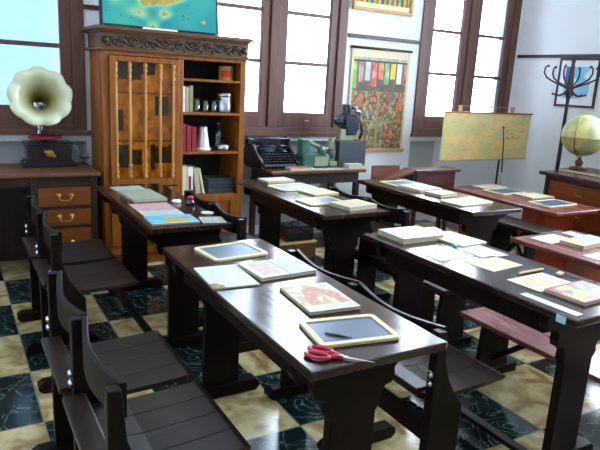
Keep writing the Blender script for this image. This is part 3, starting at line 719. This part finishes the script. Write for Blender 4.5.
def flat_book(name, label, x, y, z, w, h, th, rz, paint, cat='book', group=None, cover=True, nx=30, ny=24, mat=None):
    t = thing(name, label, cat, (x, y, z), math.radians(rz), group)
    mb = MB(); mb.box(-w/2+.002, w/2-.003, -h/2+.003, h/2-.003, .0015, th-.0018); obj('pages', mb, M['pages'], t)
    paint_slab('front_cover', w, h, .0016, paint, nx, ny, mat or M['paintg'], t, z0=th-.0016, side=(190, 184, 168), tone=.64)
    mb = MB(); mb.box(-w/2, w/2, -h/2, h/2, 0, .0014).box(-w/2-.0005, -w/2+.0015, -h/2, h/2, .0014, th-.0017); obj('back_cover', mb, M['pale'], t)
    return t
def sheet(name, label, x, y, z, w, h, rz, paint, cat='paper', th=.0022, mat=None, nx=30, ny=24, group=None, side=(225, 220, 205)):
    o = paint_slab(name, w, h, th, paint, nx, ny, mat or M['paint'], side=side, tone=.64)
    return tag(o, label, cat, (x, y, z), math.radians(rz), group)
def flat(c, v=10, s=5):
    def f(u, w):
        k = nz(u, w, s)*v; return tuple(max(0, min(255, a+k)) for a in c)
    return f
flat_book('orange_book', 'flat orange book in front of the typewriter on the machine table', 2.75, 4.68, .766, .24, .10, .028, 3, flat((214, 128, 76)), 'book')
sheet('paper_sheet', 'long white paper lying along the front of the machine table', 3.08, 4.68, .766, .38, .10, 0, flat((240, 240, 236), 4))
flat_book('white_book', 'thick white book at the right front of the machine table', 3.35, 4.68, .766, .17, .09, .045, 2, flat((240, 240, 238), 4))
# under the machine table
t = thing('floor_crate', 'low brown wooden crate on the floor under the machine table', 'crate', (2.62, 4.42, 0))
mb = MB(); mb.box(-.20, .20, 0, .24, 0, .012).box(-.20, .20, 0, .012, .012, .14).box(-.20, .20, .228, .24, .012, .14).box(-.20, -.188, .012, .228, .012, .14).box(.188, .20, .012, .228, .012, .14); obj('body', mb, M['desk'], t, bevel=.003)
mb = MB(); mb.box(-.205, .205, -.008, .246, .141, .158); obj('lid', mb, M['lightwood'], t, bevel=.002)
t = thing('black_case', 'black box resting on the crate under the machine table', 'box', (2.66, 4.44, .159))
mb = MB(); mb.box(-.14, .14, 0, .2, 0, .14); obj('case', mb, M['blackm'], t, bevel=.008)
mb = MB(); mb.tube([(-.04, .1, .14), (-.03, .1, .165), (.03, .1, .165), (.04, .1, .14)], .006, 6); obj('handle', mb, M['blackm'], t, smooth=True)

# ------------------------------------------------------------------ slates, books and papers on the school tables
def slate(label, x, y, z, w, h, rz):
    t = thing('writing_slate', label, 'slate', (x, y, z), math.radians(rz), 'framed slates on the tables')
    r = .022; pts = []
    for cx, cy, a0 in ((w/2-r, h/2-r, 0), (-w/2+r, h/2-r, 90), (-w/2+r, -h/2+r, 180), (w/2-r, -h/2+r, 270)):
        for k in range(6): a = math.radians(a0+k*18); pts.append((cx+r*math.cos(a), cy+r*math.sin(a)))
    iw, ih = w/2-.022, h/2-.022
    inn = []
    for cx, cy, a0 in ((iw-.003, ih-.003, 0), (-iw+.003, ih-.003, 90), (-iw+.003, -ih+.003, 180), (iw-.003, -ih+.003, 270)):
        for k in range(6): a = math.radians(a0+k*18); inn.append((cx+.003*math.cos(a), cy+.003*math.sin(a)))
    bm = bmesh.new(); n = len(pts); H = .011
    o0 = [bm.verts.new((*p, 0)) for p in pts]; o1 = [bm.verts.new((*p, H)) for p in pts]
    i0 = [bm.verts.new((*p, 0)) for p in inn]; i1 = [bm.verts.new((*p, H)) for p in inn]
    for k in range(n):
        q = (k+1) % n
        bm.faces.new((o0[k], o0[q], o1[q], o1[k])); bm.faces.new((o1[k], o1[q], i1[q], i1[k])); bm.faces.new((i1[k], i1[q], i0[q], i0[k])); bm.faces.new((i0[k], i0[q], o0[q], o0[k]))
    link('frame', bm, M['sframe'], t, bevel=.002)
    mb = MB(); mb.box(-iw-.0005, iw+.0005, -ih-.0005, ih+.0005, .003, .0075); obj('slate_panel', mb, M['slate'], t)
    return t
Z = .7605; ZR = .6005
slate('framed slate at the far end of the nearest table, beside the white booklet', 1.10, 2.455, Z, .28, .23, 6)
slate('large framed slate with a slate pencil on it, beside the scissors', 1.093, 1.482, Z, .285, .205, -9)
slate('far slate on the table before the typewriters', 2.245, 3.90, Z, .33, .24, 8)
slate('near slate on the table before the typewriters', 2.165, 3.37, Z, .30, .21, 5)
slate('far slate on the dark table left of the easel map', 3.27, 3.84, Z, .31, .26, 3)
slate('near slate at the front end of the dark table left of the easel map', 3.24, 3.075, Z, .36, .21, 6)
slate('far slate on the low reddish table by the chest', 4.739, 4.011, ZR, .40, .25, 6)
slate('near slate on the low reddish table by the chest', 4.687, 3.420, ZR, .40, .25, 2)
mb = MB(); mb.tube([(1.000, 1.482, .7712), (1.030, 1.450, .7712), (1.060, 1.416, .7712)], [.0025, .0036, .002], 8)
tag(obj('slate_pencil', mb, M['pencil'], smooth=True), 'dark slate pencil lying on the slate beside the scissors', 'pencil')

def coast(land, sea, ox, sc_=5, thr=.0):
    def f(u, v):
        n = nz(u, v, sc_, ox)+.25*nz(u, v, 22, ox)
        if u < .04 or u > .96 or v < .05 or v > .95: return (236, 238, 232)
        return mixc(land, (240, 226, 150), .5+nz(u, v, 16, ox)) if n > thr else mixc(sea, (210, 235, 240), .3+.5*nz(u, v, 4, ox))
    return f
def lines(bg, ink, rows=14, margin=.1, ox=0):
    def f(u, v):
        if margin < u < 1-margin and margin < v < 1-margin:
            r = (v*rows) % 1
            if r < .4 and nz(u*3, int(v*rows), 6, ox) > -.12: return mixc(bg, ink, .45)
        return bg
    return f
# table before the bookcase
sheet('map_leaflet', 'cream and blue leaflet at the far end of the map table', 1.06, 4.13, Z, .21, .17, 5, coast((226, 214, 160), (150, 196, 220), 2), 'leaflet')
flat_book('grey_green_book', 'thick grey-green book, second from the far end of the map table', 1.075, 3.84, Z, .22, .34, .014, 3, flat((176, 190, 170), 8))
sheet('pink_leaflet', 'pink leaflet in the middle of the map table', 1.045, 3.515, Z, .235, .19, 0, lambda u, v: mixc((228, 170, 182), (236, 200, 200), .5+nz(u, v, 5)), 'leaflet')
sheet('pale_blue_map', 'pale blue map sheet half under the bright turquoise map book', 1.045, 3.325, Z, .235, .17, 0, coast((190, 214, 224), (196, 222, 240), 8), 'map')
def turq(u, v):
    d = math.hypot((u-.55)/.42, (v-.42)/.30)+.5*nz(u, v, 6, 4)
    if v < .08: return (230, 236, 230)
    return mixc((240, 200, 70), (200, 180, 60), .5+nz(u, v, 14)) if d < .75 else mixc((70, 190, 226), (130, 216, 236), .5+nz(u, v, 3))
flat_book('turquoise_map_book', 'bright turquoise map book with a yellow island at the near end of its table', 1.045, 3.145, Z, .265, .19, .008, -2, turq)
sheet('small_colour_map', 'small yellow and blue map sheet at the near right corner of the map table', 1.262, 3.085, Z+.0, .13, .14, -10, coast((224, 206, 100), (110, 160, 210), 11), 'map')
t = thing('ink_bottle', 'small dark blue ink bottle with a red cap on the map table', 'bottle', (1.285, 3.51, Z))
mb = MB(); mb.lathe([(0, 0), (.024, 0), (.027, .004), (.027, .024), (.014, .032), (.014, .036), (0, .036)], (0, 0, 0), 20); obj('body', mb, M['ink'], t, smooth=True)
mb = MB(); mb.lathe([(0, .036), (.019, .036), (.019, .052), (.016, .055), (0, .055)], (0, 0, 0), 20); obj('cap', mb, M['redp'], t, smooth=True)
mb = MB(); mb.lathe([(0, 0), (.026, 0), (.030, .006), (.030, .012), (.024, .018), (0, .02)], (0, 0, 0), 20)
tag(obj('small_dish', mb, M['pot'], smooth=True), 'small white round dish left of the ink bottle', 'dish', (1.225, 3.60, Z))
mb = MB(); mb.lathe([(0, 0), (.030, 0), (.038, .006), (.037, .008), (.028, .004), (0, .004)], (0, 0, 0), 24)
tag(obj('white_saucer', mb, M['pot'], smooth=True), 'tiny white saucer near the edge of the map table', 'saucer', (1.295, 3.245, Z))
# nearest table
def crest(u, v):
    if u < .28 and v < .2 and (u/.28)+(v/.2) < 1.5: return mixc((190, 170, 90), (150, 120, 60), .5+nz(u, v, 12))
    return (240, 240, 228)
flat_book('white_booklet', 'white booklet with a small yellow emblem in its corner, on the nearest table', .936, 2.135, Z, .19, .27, .006, -4, crest)
def openbook(u, v):
    if abs(u-.52) < .012: return (150, 160, 180)
    if u < .52:
        if .1 < u < .44 and .14 < v < .86: return mixc((236, 210, 200), (220, 180, 172), .5+.9*nz(u, v, 12, 3))
        return (236, 232, 220)
    return mixc((226, 234, 244), (200, 216, 236), .5+nz(u, v, 5)) if not (.6 < u < .9 and (v*14) % 1 < .35) else (190, 204, 224)
flat_book('open_reader', 'open book with a pink picture page and a pale blue page', 1.180, 2.145, Z, .27, .21, .014, 3, openbook)
def redscribble(u, v):
    d = abs(math.hypot((u-.55)/.35, (v-.25)/.6)-.8+.3*nz(u, v, 4, 6))
    if d < .30 and v > .2: return mixc((222, 140, 120), (236, 190, 150), .5+nz(u, v, 14))
    if u < .6 and v > .2 and nz(u, v, 6, 2) > 0: return (228, 196, 130)
    return (238, 232, 212)
flat_book('drawing_booklet', 'cream booklet with a red drawing, behind the large slate on the nearest table', 1.16, 1.775, Z, .205, .27, .012, -5, redscribble)
# scissors
def scissors():
    t = thing('scissors', 'scissors with red plastic handles at the near edge of the nearest table', 'scissors', (.948, 1.337, Z+.007), math.radians(-46))
    for s, yy in ((1, .019), (-1, -.019)):
        mb = MB(); pts = [(-.052+.036*math.cos(a)*(1.0), yy*1.05+.0165*math.sin(a), 0) for a in [2*PI*k/20 for k in range(20)]]
        mb.tube(pts, .0062, 8, True).tube([(-.020, yy*.8, 0), (.0, yy*.35, 0), (.022, 0, .0)], [.0075, .008, .006], 8); obj('handle', mb, M['redp'], t, smooth=True)
        mb = MB(); z0 = .0006*s-.001; mb.prism([(.0, -.006*s), (.03, -.007*s), (.115, -.001*s), (.117, .0005*s), (.03, .005*s), (.0, .004*s)], 'z', z0, z0+.0012); obj('blade', mb, M['steel'], t)
    mb = MB(); mb.lathe([(0, 0), (.004, 0), (.004, .003), (0, .004)], (.03, 0, .0), 10); obj('pivot', mb, M['steel'], t)
scissors()
# table before the typewriters
flat_book('cream_booklet', 'cream booklet at the far end of the table before the typewriters', 2.26, 4.20, Z, .25, .17, .016, 4, flat((226, 222, 200), 6), group='cream booklets')
flat_book('yellow_booklet', 'yellow booklet between the two slates before the typewriters', 2.325, 3.655, Z, .23, .20, .014, 8, flat((232, 222, 150), 6))
flat_book('cream_booklet', 'thick cream booklet at the near corner of the table before the typewriters', 2.30, 3.175, Z, .25, .20, .024, 9, lines((226, 216, 178), (200, 186, 140), 10), group='cream booklets')
# right dark table
flat_book('white_book', 'thick white book at the far end of the right table', 2.14, 2.405, Z, .28, .22, .028, 0, flat((238, 236, 214), 4), nx=12, ny=10)
flat_book('white_booklet', 'thin white booklet just right of the thick white book', 2.30, 2.335, Z, .24, .22, .012, 4, flat((240, 240, 236), 4), nx=12, ny=10) if False else None
flat_book('white_booklet', 'thin white booklet lying beyond the thick white book', 2.345, 2.27, Z, .20, .26, .010, 6, flat((240, 240, 236), 4), nx=12, ny=10)
sheet('printed_sheet', 'greyish printed sheet near the green eraser on the right table', 2.085, 2.085, Z, .235, .19, 2, lambda u, v: mixc((222, 214, 198), (200, 200, 180), .5+nz(u, v, 8)) if .12 < u < .88 and .12 < v < .88 else (230, 230, 216))
sheet('glossy_sheet', 'glossy white sheet right of the printed sheet with a pencil at its edge', 2.305, 2.055, Z, .17, .22, 0, flat((226, 232, 240), 3))
mb = MB(); mb.box(-.028, .028, -.014, .014, 0, .012); tag(obj('green_eraser', mb, M['green'], bevel=.006), 'green eraser between the sheets on the right table', 'eraser', (2.235, 2.16, Z+.003), .3)
mb = MB(); mb.tube([(2.20, 1.945, Z+.0075), (2.325, 2.035, Z+.0075)], .0042, 6); tag(obj('wooden_pencil', mb, M['lightwood']), 'pencil across the glossy white sheet', 'pencil')
sheet('yellow_drawing', 'pale yellow drawing in the middle of the right table', 2.195, 1.868, Z, .225, .17, 6, lines((234, 228, 180), (190, 180, 110), 9, .15, 3))
sheet('pastel_drawing', 'cream drawing with pastel scribbles, left of the red-framed book', 2.185, 1.59, Z, .25, .17, 3, lambda u, v: mixc((240, 232, 200), (226, 206, 150), .5+1.5*nz(u, v, 9, 5)) if .1 < u < .9 and .12 < v < .88 else (238, 230, 205))
def redframe(u, v):
    if u < .06 or u > .94 or v < .08 or v > .92: return (196, 60, 50)
    n = nz(u, v, 5, 12)
    if n > .12: return (236, 206, 80)
    if n > -.05: return (226, 226, 200)
    if n > -.25: return (90, 150, 200)
    return (214, 110, 80)
flat_book('picture_book', 'picture book with a red-framed colourful cover at the near end of the right table', 2.225, 1.415, Z, .265, .18, .014, 3, redframe, nx=40, ny=28)
sheet('paper_ruler', 'long narrow white paper strip along the near left edge of the right table', 1.983, 1.388, Z, .042, .255, 2, flat((240, 240, 238), 2), 'strip')
mb = MB(); mb.tube([(2.175, 1.702, Z+.006), (2.345, 1.708, Z+.006)], .006, 6); tag(obj('wooden_rod', mb, M['lightwood']), 'brown wooden rod beyond the pastel drawing', 'rod')
mb = MB(); mb.box(-.09, .09, -.014, .014, 0, .004); tag(obj('clear_ruler', mb, M['clear']), 'transparent ruler at the right edge of the right table', 'ruler', (2.395, 1.565, Z), math.radians(-75))
mb = MB(); mb.box(-.022, .022, -.012, .012, 0, .014); tag(obj('pink_eraser', mb, M['pink'], bevel=.004), 'small pink eraser near the transparent ruler', 'eraser', (2.355, 1.625, Z), .2)
mb = MB(); mb.box(1.9268, 1.9298, 1.275, 1.315, .728, .757); tag(obj('edge_label', mb, M['bluetag']), 'small pale blue label stuck on the near edge of the right table', 'label')
# table left of the easel map
flat_book('grey_booklet', 'thick pale booklet beside the far slate, left of the easel map', 3.255, 3.60, Z, .25, .24, .022, 5, flat((214, 216, 204), 5), nx=12, ny=10)
flat_book('olive_booklet', 'small olive-edged booklet between the slates, left of the easel map', 3.255, 3.36, Z, .20, .16, .022, 8, flat((206, 204, 172), 5), nx=12, ny=10)
# low reddish tables
flat_book('pale_booklet', 'pale booklet at the far end of the low reddish table by the chest', 4.792, 4.254, ZR, .34, .20, .010, 5, flat((236, 220, 200), 5), nx=12, ny=10)
flat_book('cream_booklet', 'cream booklet between the two slates on the low reddish table', 4.840, 3.747, ZR, .30, .24, .012, -2, flat((240, 226, 184), 5), nx=12, ny=10)
sheet('white_sheet', 'white sheet on the low reddish table at the right edge', 3.520, 2.528, ZR, .27, .17, 4, flat((240, 240, 228), 4))
flat_book('brown_blue_book', 'thick tan and light blue book on the reddish table at the right edge', 3.647, 2.359, ZR, .36, .17, .024, 5, lambda u, v: (150, 196, 220) if u > .5+.2*nz(u, v, 4) and v > .3 else (206, 178, 130))
sheet('turquoise_sheet', 'pale turquoise sheet cut by the right edge of the photo', 3.494, 2.095, ZR, .30, .16, 3, coast((200, 226, 210), (160, 216, 220), 21), 'leaflet')
sheet('white_folded_paper', 'narrow white paper at the far right corner of the low reddish table', 3.800, 2.544, ZR, .10, .17, 0, flat((240, 236, 226), 3))

# ------------------------------------------------------------------ wall charts and pictures
def clothes(u, v):
    bg = (206, 196, 168)
    if u < .035 or u > .965: return (214, 200, 150)
    if v > .93: return (222, 210, 176)
    if v > .60:                       # a rack of garments
        k = int(u*9); cu = (u*9) % 1
        cs = [(110, 170, 60), (150, 110, 100), (190, 196, 200), (206, 60, 60), (210, 110, 60), (70, 160, 80), (230, 190, 40), (214, 226, 216), (160, 90, 80)]
        if v > .88: return (70, 70, 72) if (v < .90) else mixc(bg, (150, 150, 140), .5+nz(u, v, 20))
        low = .62+.08*abs(nz(k*1.3, .4, 3, 2))*3
        if v > low and .12 < cu < .9: return mixc(cs[k % 9], (240, 240, 230), .25+.6*nz(u, v, 14, k))
        return mixc((120, 100, 80), (90, 80, 70), .5+nz(u, v, 10))
    n = nz(u, v, 9, 31)+.5*nz(u, v, 30, 4)-.08; n2 = nz(u, v, 34, 9)
    if abs(u-.5) < .02 or abs(v-.30) < .01: return (150, 140, 90)
    if n > .22: return mixc((170, 92, 66), (196, 150, 96), .5+n2)
    if n > .02: return mixc((150, 70, 60), (96, 60, 60), .5+n2)
    if n > -.15: return mixc((110, 110, 80), (90, 120, 60), .5+n2)
    return mixc((196, 176, 130), (110, 90, 84), .5+n2)
t = thing('clothing_wall_chart', 'tall colourful wall chart of hanging garments and market goods between the windows', 'chart', (3.99, YW-.012, .86))
o = paint_slab('chart_sheet', .76, 1.04, .003, clothes, 80, 110, M['paint'], t, upright=True); o.location = (0, 0, .53)
mb = MB(); mb.tube([(-.40, -.004, 1.065), (.40, -.004, 1.065)], .013, 10); obj('top_rod', mb, M['rail'], t, smooth=True)
mb = MB(); mb.box(-.40, .40, -.018, .008, -.005, .03); obj('bottom_rod', mb, M['lightwood'], t, bevel=.003)
def street(u, v):
    n = nz(u, v, 7, 44)
    if v < .12: return (226, 214, 170)
    if v < .5 and (u*11) % 1 < .45: return ((60, 90, 70), (180, 60, 50), (70, 70, 90))[int(u*11) % 3]
    return mixc((216, 180, 80), (120, 150, 90), .5+1.4*n)
t = thing('framed_crowd_picture', 'picture in a pale wooden frame above the garment chart, cut by the top edge', 'picture', (3.955, YW-.014, 2.285))
o = paint_slab('picture', .70, .36, .003, street, 60, 30, M['paint'], t, upright=True); o.location = (0, 0, .21)
mb = MB(); mb.box(-.38, .38, -.02, .012, 0, .03).box(-.38, .38, -.02, .012, .39, .42).box(-.38, -.35, -.02, .012, .03, .39).box(.35, .38, -.02, .012, .03, .39); obj('frame', mb, M['lightwood'], t, bevel=.003)
def bluepic(u, v):
    if .16 < u < .84 and .14 < v < .86:
        if u < .3 and v > .4: return (90, 110, 160)
        return (150, 206, 236) if nz(u, v, 4, 51) > -.12 else (226, 240, 248)
    return (236, 240, 244)
t = thing('framed_blue_print', 'dark-framed pale blue print on the right wall behind the coat stand', 'picture', (XW-.013, 4.35, 1.44), -PI/2)
o = paint_slab('print', .45, .49, .003, bluepic, 40, 40, M['paint'], t, upright=True); o.location = (0, 0, .265)
mb = MB(); mb.box(-.25, .25, -.012, .012, 0, .025).box(-.25, .25, -.012, .012, .505, .53).box(-.25, -.225, -.012, .012, .025, .505).box(.225, .25, -.012, .012, .025, .505); obj('frame', mb, M['rail'], t, bevel=.003)

# easel map
def oldmap(u, v):
    if u < .03 or u > .975: return (206, 196, 130)
    n = nz(u, v*.7, 5, 61); n2 = nz(u, v, 17, 3)
    c = mixc((232, 204, 134), (206, 200, 140), .5+1.5*n); c = mixc(c, (226, 168, 108), 1.2*max(0, n2))
    if .72 < u < .9 and abs((v*30) % 1-.5) < .2 and .38 < v < .5 and nz(u, v, 40) > -.1: c = mixc(c, (120, 112, 84), .6)
    return c
t = thing('easel_map', 'yellowed wall map hanging on a wooden easel in front of the right window', 'map', (5.225, 4.80, 0))
o = paint_slab('map_sheet', 1.36, .50, .003, oldmap, 110, 50, M['paint'], t, upright=True); o.location = (0, -.024, 1.068)
mb = MB(); mb.box(-.705, .70, -.036, -.012, 1.318, 1.334); obj('top_rod', mb, M['redleg'], t, bevel=.002)
mb = MB(); mb.box(-.69, .69, -.034, -.014, .803, .817); obj('bottom_rod', mb, M['lightwood'], t, bevel=.002)
for xx in (-.46, .36):
    mb = MB(); mb.box(xx-.028, xx+.028, -.03, -.014, 1.335, 1.40); obj('peg', mb, M['lightwood'], t, bevel=.004)
mb = MB(); mb.tube([(-.46, -.022, 1.395), (-.05, -.022, 1.385), (.36, -.022, 1.395)], .003, 5); obj('hanging_cord', mb, M['string'], t)
mb = MB(); mb.tube([(.27, .0, 1.33), (.27, .0, .03)], .012, 8).tube([(.0, 0, .012), (.54, 0, .012)], .012, 8).tube([(.27, -.2, .012), (.27, .25, .012)], .012, 8)
obj('stand_pole', mb, M['coat_'], t, smooth=True)
mb = MB(); mb.tube([(5.44, 4.750, 1.165), (5.47, 4.745, 1.0), (5.50, 4.742, .66)], [.006, .007, .008], 8)
mb.lathe([(0, -.012), (.010, -.008), (.012, 0), (.010, .008), (0, .012)], (5.439, 4.750, 1.17), 10)
tag(obj('pointer_stick', mb, M['coat_'], smooth=True), 'thin dark pointer hanging in front of the easel map', 'pointer')

# small red-brown desk beyond the middle tables
t = thing('slant_top_desk', 'reddish-brown school desk with a sloping lid between the garment chart and easel map', 'desk', (3.95, 4.45, 0))
mb2 = wood('dull_red_brown_wood', (84, 42, 28), (116, 62, 42), .4, axis=0)
mr = wood('dark_maroon_wood', (58, 24, 22), (88, 40, 36), .3, axis=0)
mb = MB(); mb.box(.0, .60, 0, .20, .735, .765); obj('desktop', mb, mr, t, bevel=.005)
mb = MB(); mb.prism([(-.38, .68), (-.002, .762), (-.002, .735), (-.38, .65)], 'y', .02, .178); obj('sloping_lid', mb, mb2, t, bevel=.003)
mb = MB(); mb.box(-.40, -.06, .181, .20, .60, .795); obj('backboard', mb, mb2, t, bevel=.003)
mb = MB(); mb.box(.04, .56, .03, .05, .34, .734); obj('front_board', mb, mr, t, bevel=.003)
mb = MB(); mb.prism([(-.37, .56), (-.002, .56), (-.002, .734), (-.37, .649)], 'y', .024, .044); obj('lid_front', mb, D_, t)
for a in (-.36, .06, .50):
    for b in (.052, .14):
        mb = MB(); mb.box(a, a+.035, b, b+.035, 0, .64 if a < 0 else .734); obj('leg', mb, mr, t)
# ------------------------------------------------------------------ right chest, globe, coat stand
def chest():
    t = thing('drawer_chest', 'reddish wooden chest of drawers with brass pulls under the globe, right wall', 'chest', (5.20, 2.35, 0))
    Dp, L, H = .78, 1.66, .80
    mb = MB(); mb.box(0, Dp, 0, L, H-.035, H); obj('chest_top', mb, M['chestt'], t, bevel=.006)
    mb = MB(); mb.box(.05, Dp-.01, .05, .09, 0, H-.036).box(.05, Dp-.01, L-.09, L-.05, 0, H-.036).box(Dp-.03, Dp-.01, .09, L-.09, 0, H-.036).box(.055, .08, .09, L-.09, 0, .09).box(.055, .08, .09, L-.09, H-.075, H-.036).box(.05, .1, L/2-.02, L/2+.02, .09, H-.075)
    obj('carcass', mb, M['deskd'], t, bevel=.003)
    for y0, y1 in ((.095, L/2-.025), (L/2+.025, L-.095)):
        for z0, z1 in ((.10, .30), (.31, .51), (.52, .72)):
            mb = MB(); mb.box(.06, Dp-.05, y0, y1, z0, z1); d = obj('drawer', mb, M['chest'], t, bevel=.004)
            yc, zc = (y0+y1)/2, (z0+z1)/2
            mb = MB(); mb.tube([(.058, yc-.04, zc-.01), (.045, yc-.03, zc-.005), (.042, yc, zc), (.045, yc+.03, zc+.005), (.058, yc+.04, zc+.01)], .008, 8); obj('handle', mb, M['brass'], d, smooth=True)
chest()
t = thing('globe_board', 'dark board with a pale edge lying on top of the chest', 'board', (5.66, 3.30, .8005))
mb = MB(); mb.box(-.20, .24, -.80, .66, 0, .026); obj('board', mb, M['chestt'], t, bevel=.002)
mb = MB(); mb.box(-.206, -.2005, -.80, .66, .004, .022); obj('edge_strip', mb, M['sframe'], t)
def globe(x, y, z):
    t = thing('terrestrial_globe', 'large yellow-green antique globe on a turned wooden stand on the chest', 'globe', (x, y, z))
    R, zc = .212, .345
    vs = []; fs = []; cols = []; nu, nv = 72, 40
    for j in range(nv+1):
        for i in range(nu):
            th = PI*j/nv; ph = 2*PI*i/nu; vs.append((R*math.sin(th)*math.cos(ph), R*math.sin(th)*math.sin(ph), R*math.cos(th)))
    for j in range(nv):
        for i in range(nu):
            fs.append((j*nu+i, (j+1)*nu+i, (j+1)*nu+(i+1) % nu, j*nu+(i+1) % nu))
            th = PI*(j+.5)/nv; ph = 2*PI*(i+.5)/nu; p = Vector((math.sin(th)*math.cos(ph), math.sin(th)*math.sin(ph), math.cos(th)))
            n = noise.noise(p*2.1+Vector((5, 1, 2)))+.35*noise.noise(p*6)
            c = mixc((206, 208, 150), (222, 214, 140), .5+n) if n > .02 else mixc((176, 192, 150), (196, 204, 156), .5+n)
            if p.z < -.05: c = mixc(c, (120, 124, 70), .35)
            cols.append(c)
    me = bpy.data.meshes.new('sphere'); me.from_pydata(vs, [], fs); at = me.color_attributes.new('Col', 'FLOAT_COLOR', 'CORNER')
    for p, c in zip(me.polygons, cols):
        p.use_smooth = True
        for li in p.loop_indices: at.data[li].color = (*lin(c), 1)
    me.materials.append(M['paintg']); o = bpy.data.objects.new('sphere', me); C.objects.link(o); o.parent = t; o.location = (0, 0, zc)
    mb = MB(); a0 = .25
    mb.tube([((R+.012)*math.sin(a)*math.cos(a0), (R+.012)*math.sin(a)*math.sin(a0), zc+(R+.012)*math.cos(a)) for a in [2*PI*k/48 for k in range(48)]], .005, 6, True); obj('meridian_ring', mb, M['brass'], t, smooth=True)
    mb = MB(); mb.lathe([(R+.001, -.004), (R+.016, -.004), (R+.016, .004), (R+.001, .004)], (0, 0, zc-.02), 48); obj('horizon_ring', mb, M['lightwood'], t, smooth=False)
    mb = MB(); mb.lathe([(0, 0), (.085, 0), (.09, .008), (.08, .018), (.03, .024), (.034, .04), (.042, .062), (.034, .085), (.018, .10), (.016, .115), (.022, .122), (0, .125)], (0, 0, 0), 28); obj('stand', mb, M['desk'], t, smooth=True)
globe(5.655, 3.89, .827)
t = thing('turned_ornament', 'tan turned wooden ornament beside the globe, cut by the right edge', 'ornament', (5.70, 3.62, .827))
mb = MB(); mb.lathe([(0, 0), (.05, 0), (.052, .01), (.02, .02), (.018, .04), (.045, .07), (.048, .10), (.03, .13), (.018, .15), (.03, .17), (0, .19)], (0, 0, 0), 24); obj('body', mb, M['lightwood'], t, smooth=True)
def coat_stand(x, y):
    t = thing('coat_stand', 'dark bentwood coat stand with curled hooks in the right corner', 'coat stand', (x, y, 0))
    mb = MB(); mb.lathe([(.022, .12), (.022, .9), (.018, 1.5), (.022, 1.53), (.032, 1.57), (.040, 1.62), (.034, 1.68), (.026, 1.76), (.022, 1.86), (.016, 1.89), (.022, 1.92), (.012, 1.95), (0, 1.96)], (0, 0, 0), 16); obj('pole', mb, M['coat_'], t, smooth=True)
    for k in range(6):
        a = 2*PI*k/6+.35; c, s = math.cos(a), math.sin(a)
        P = [(.03, 1.64), (.10, 1.67), (.18, 1.70), (.25, 1.74), (.28, 1.79), (.275, 1.84), (.25, 1.865), (.235, 1.85)]
        mb = MB(); mb.tube([(r*c, r*s, z) for r, z in P], [.011, .010, .009, .009, .009, .009, .010, .012], 8); obj('hook', mb, M['coat_'], t, smooth=True)
        P = [(.025, 1.62), (.06, 1.58), (.11, 1.555), (.16, 1.57), (.175, 1.575)]
        mb = MB(); mb.tube([(r*math.cos(a+.5), r*math.sin(a+.5), z) for r, z in P], [.009, .008, .008, .009, .014], 8); obj('lower_hook', mb, M['coat_'], t, smooth=True)
    for k in range(4):
        a = PI/2*k+.4; c, s = math.cos(a), math.sin(a)
        P = [(.01, .30), (.05, .24), (.08, .14), (.12, .04), (.15, .012)]
        mb = MB(); mb.tube([(r*c, r*s, z) for r, z in P], .012, 8); obj('leg', mb, M['coat_'], t, smooth=True)
coat_stand(5.775, 4.225)
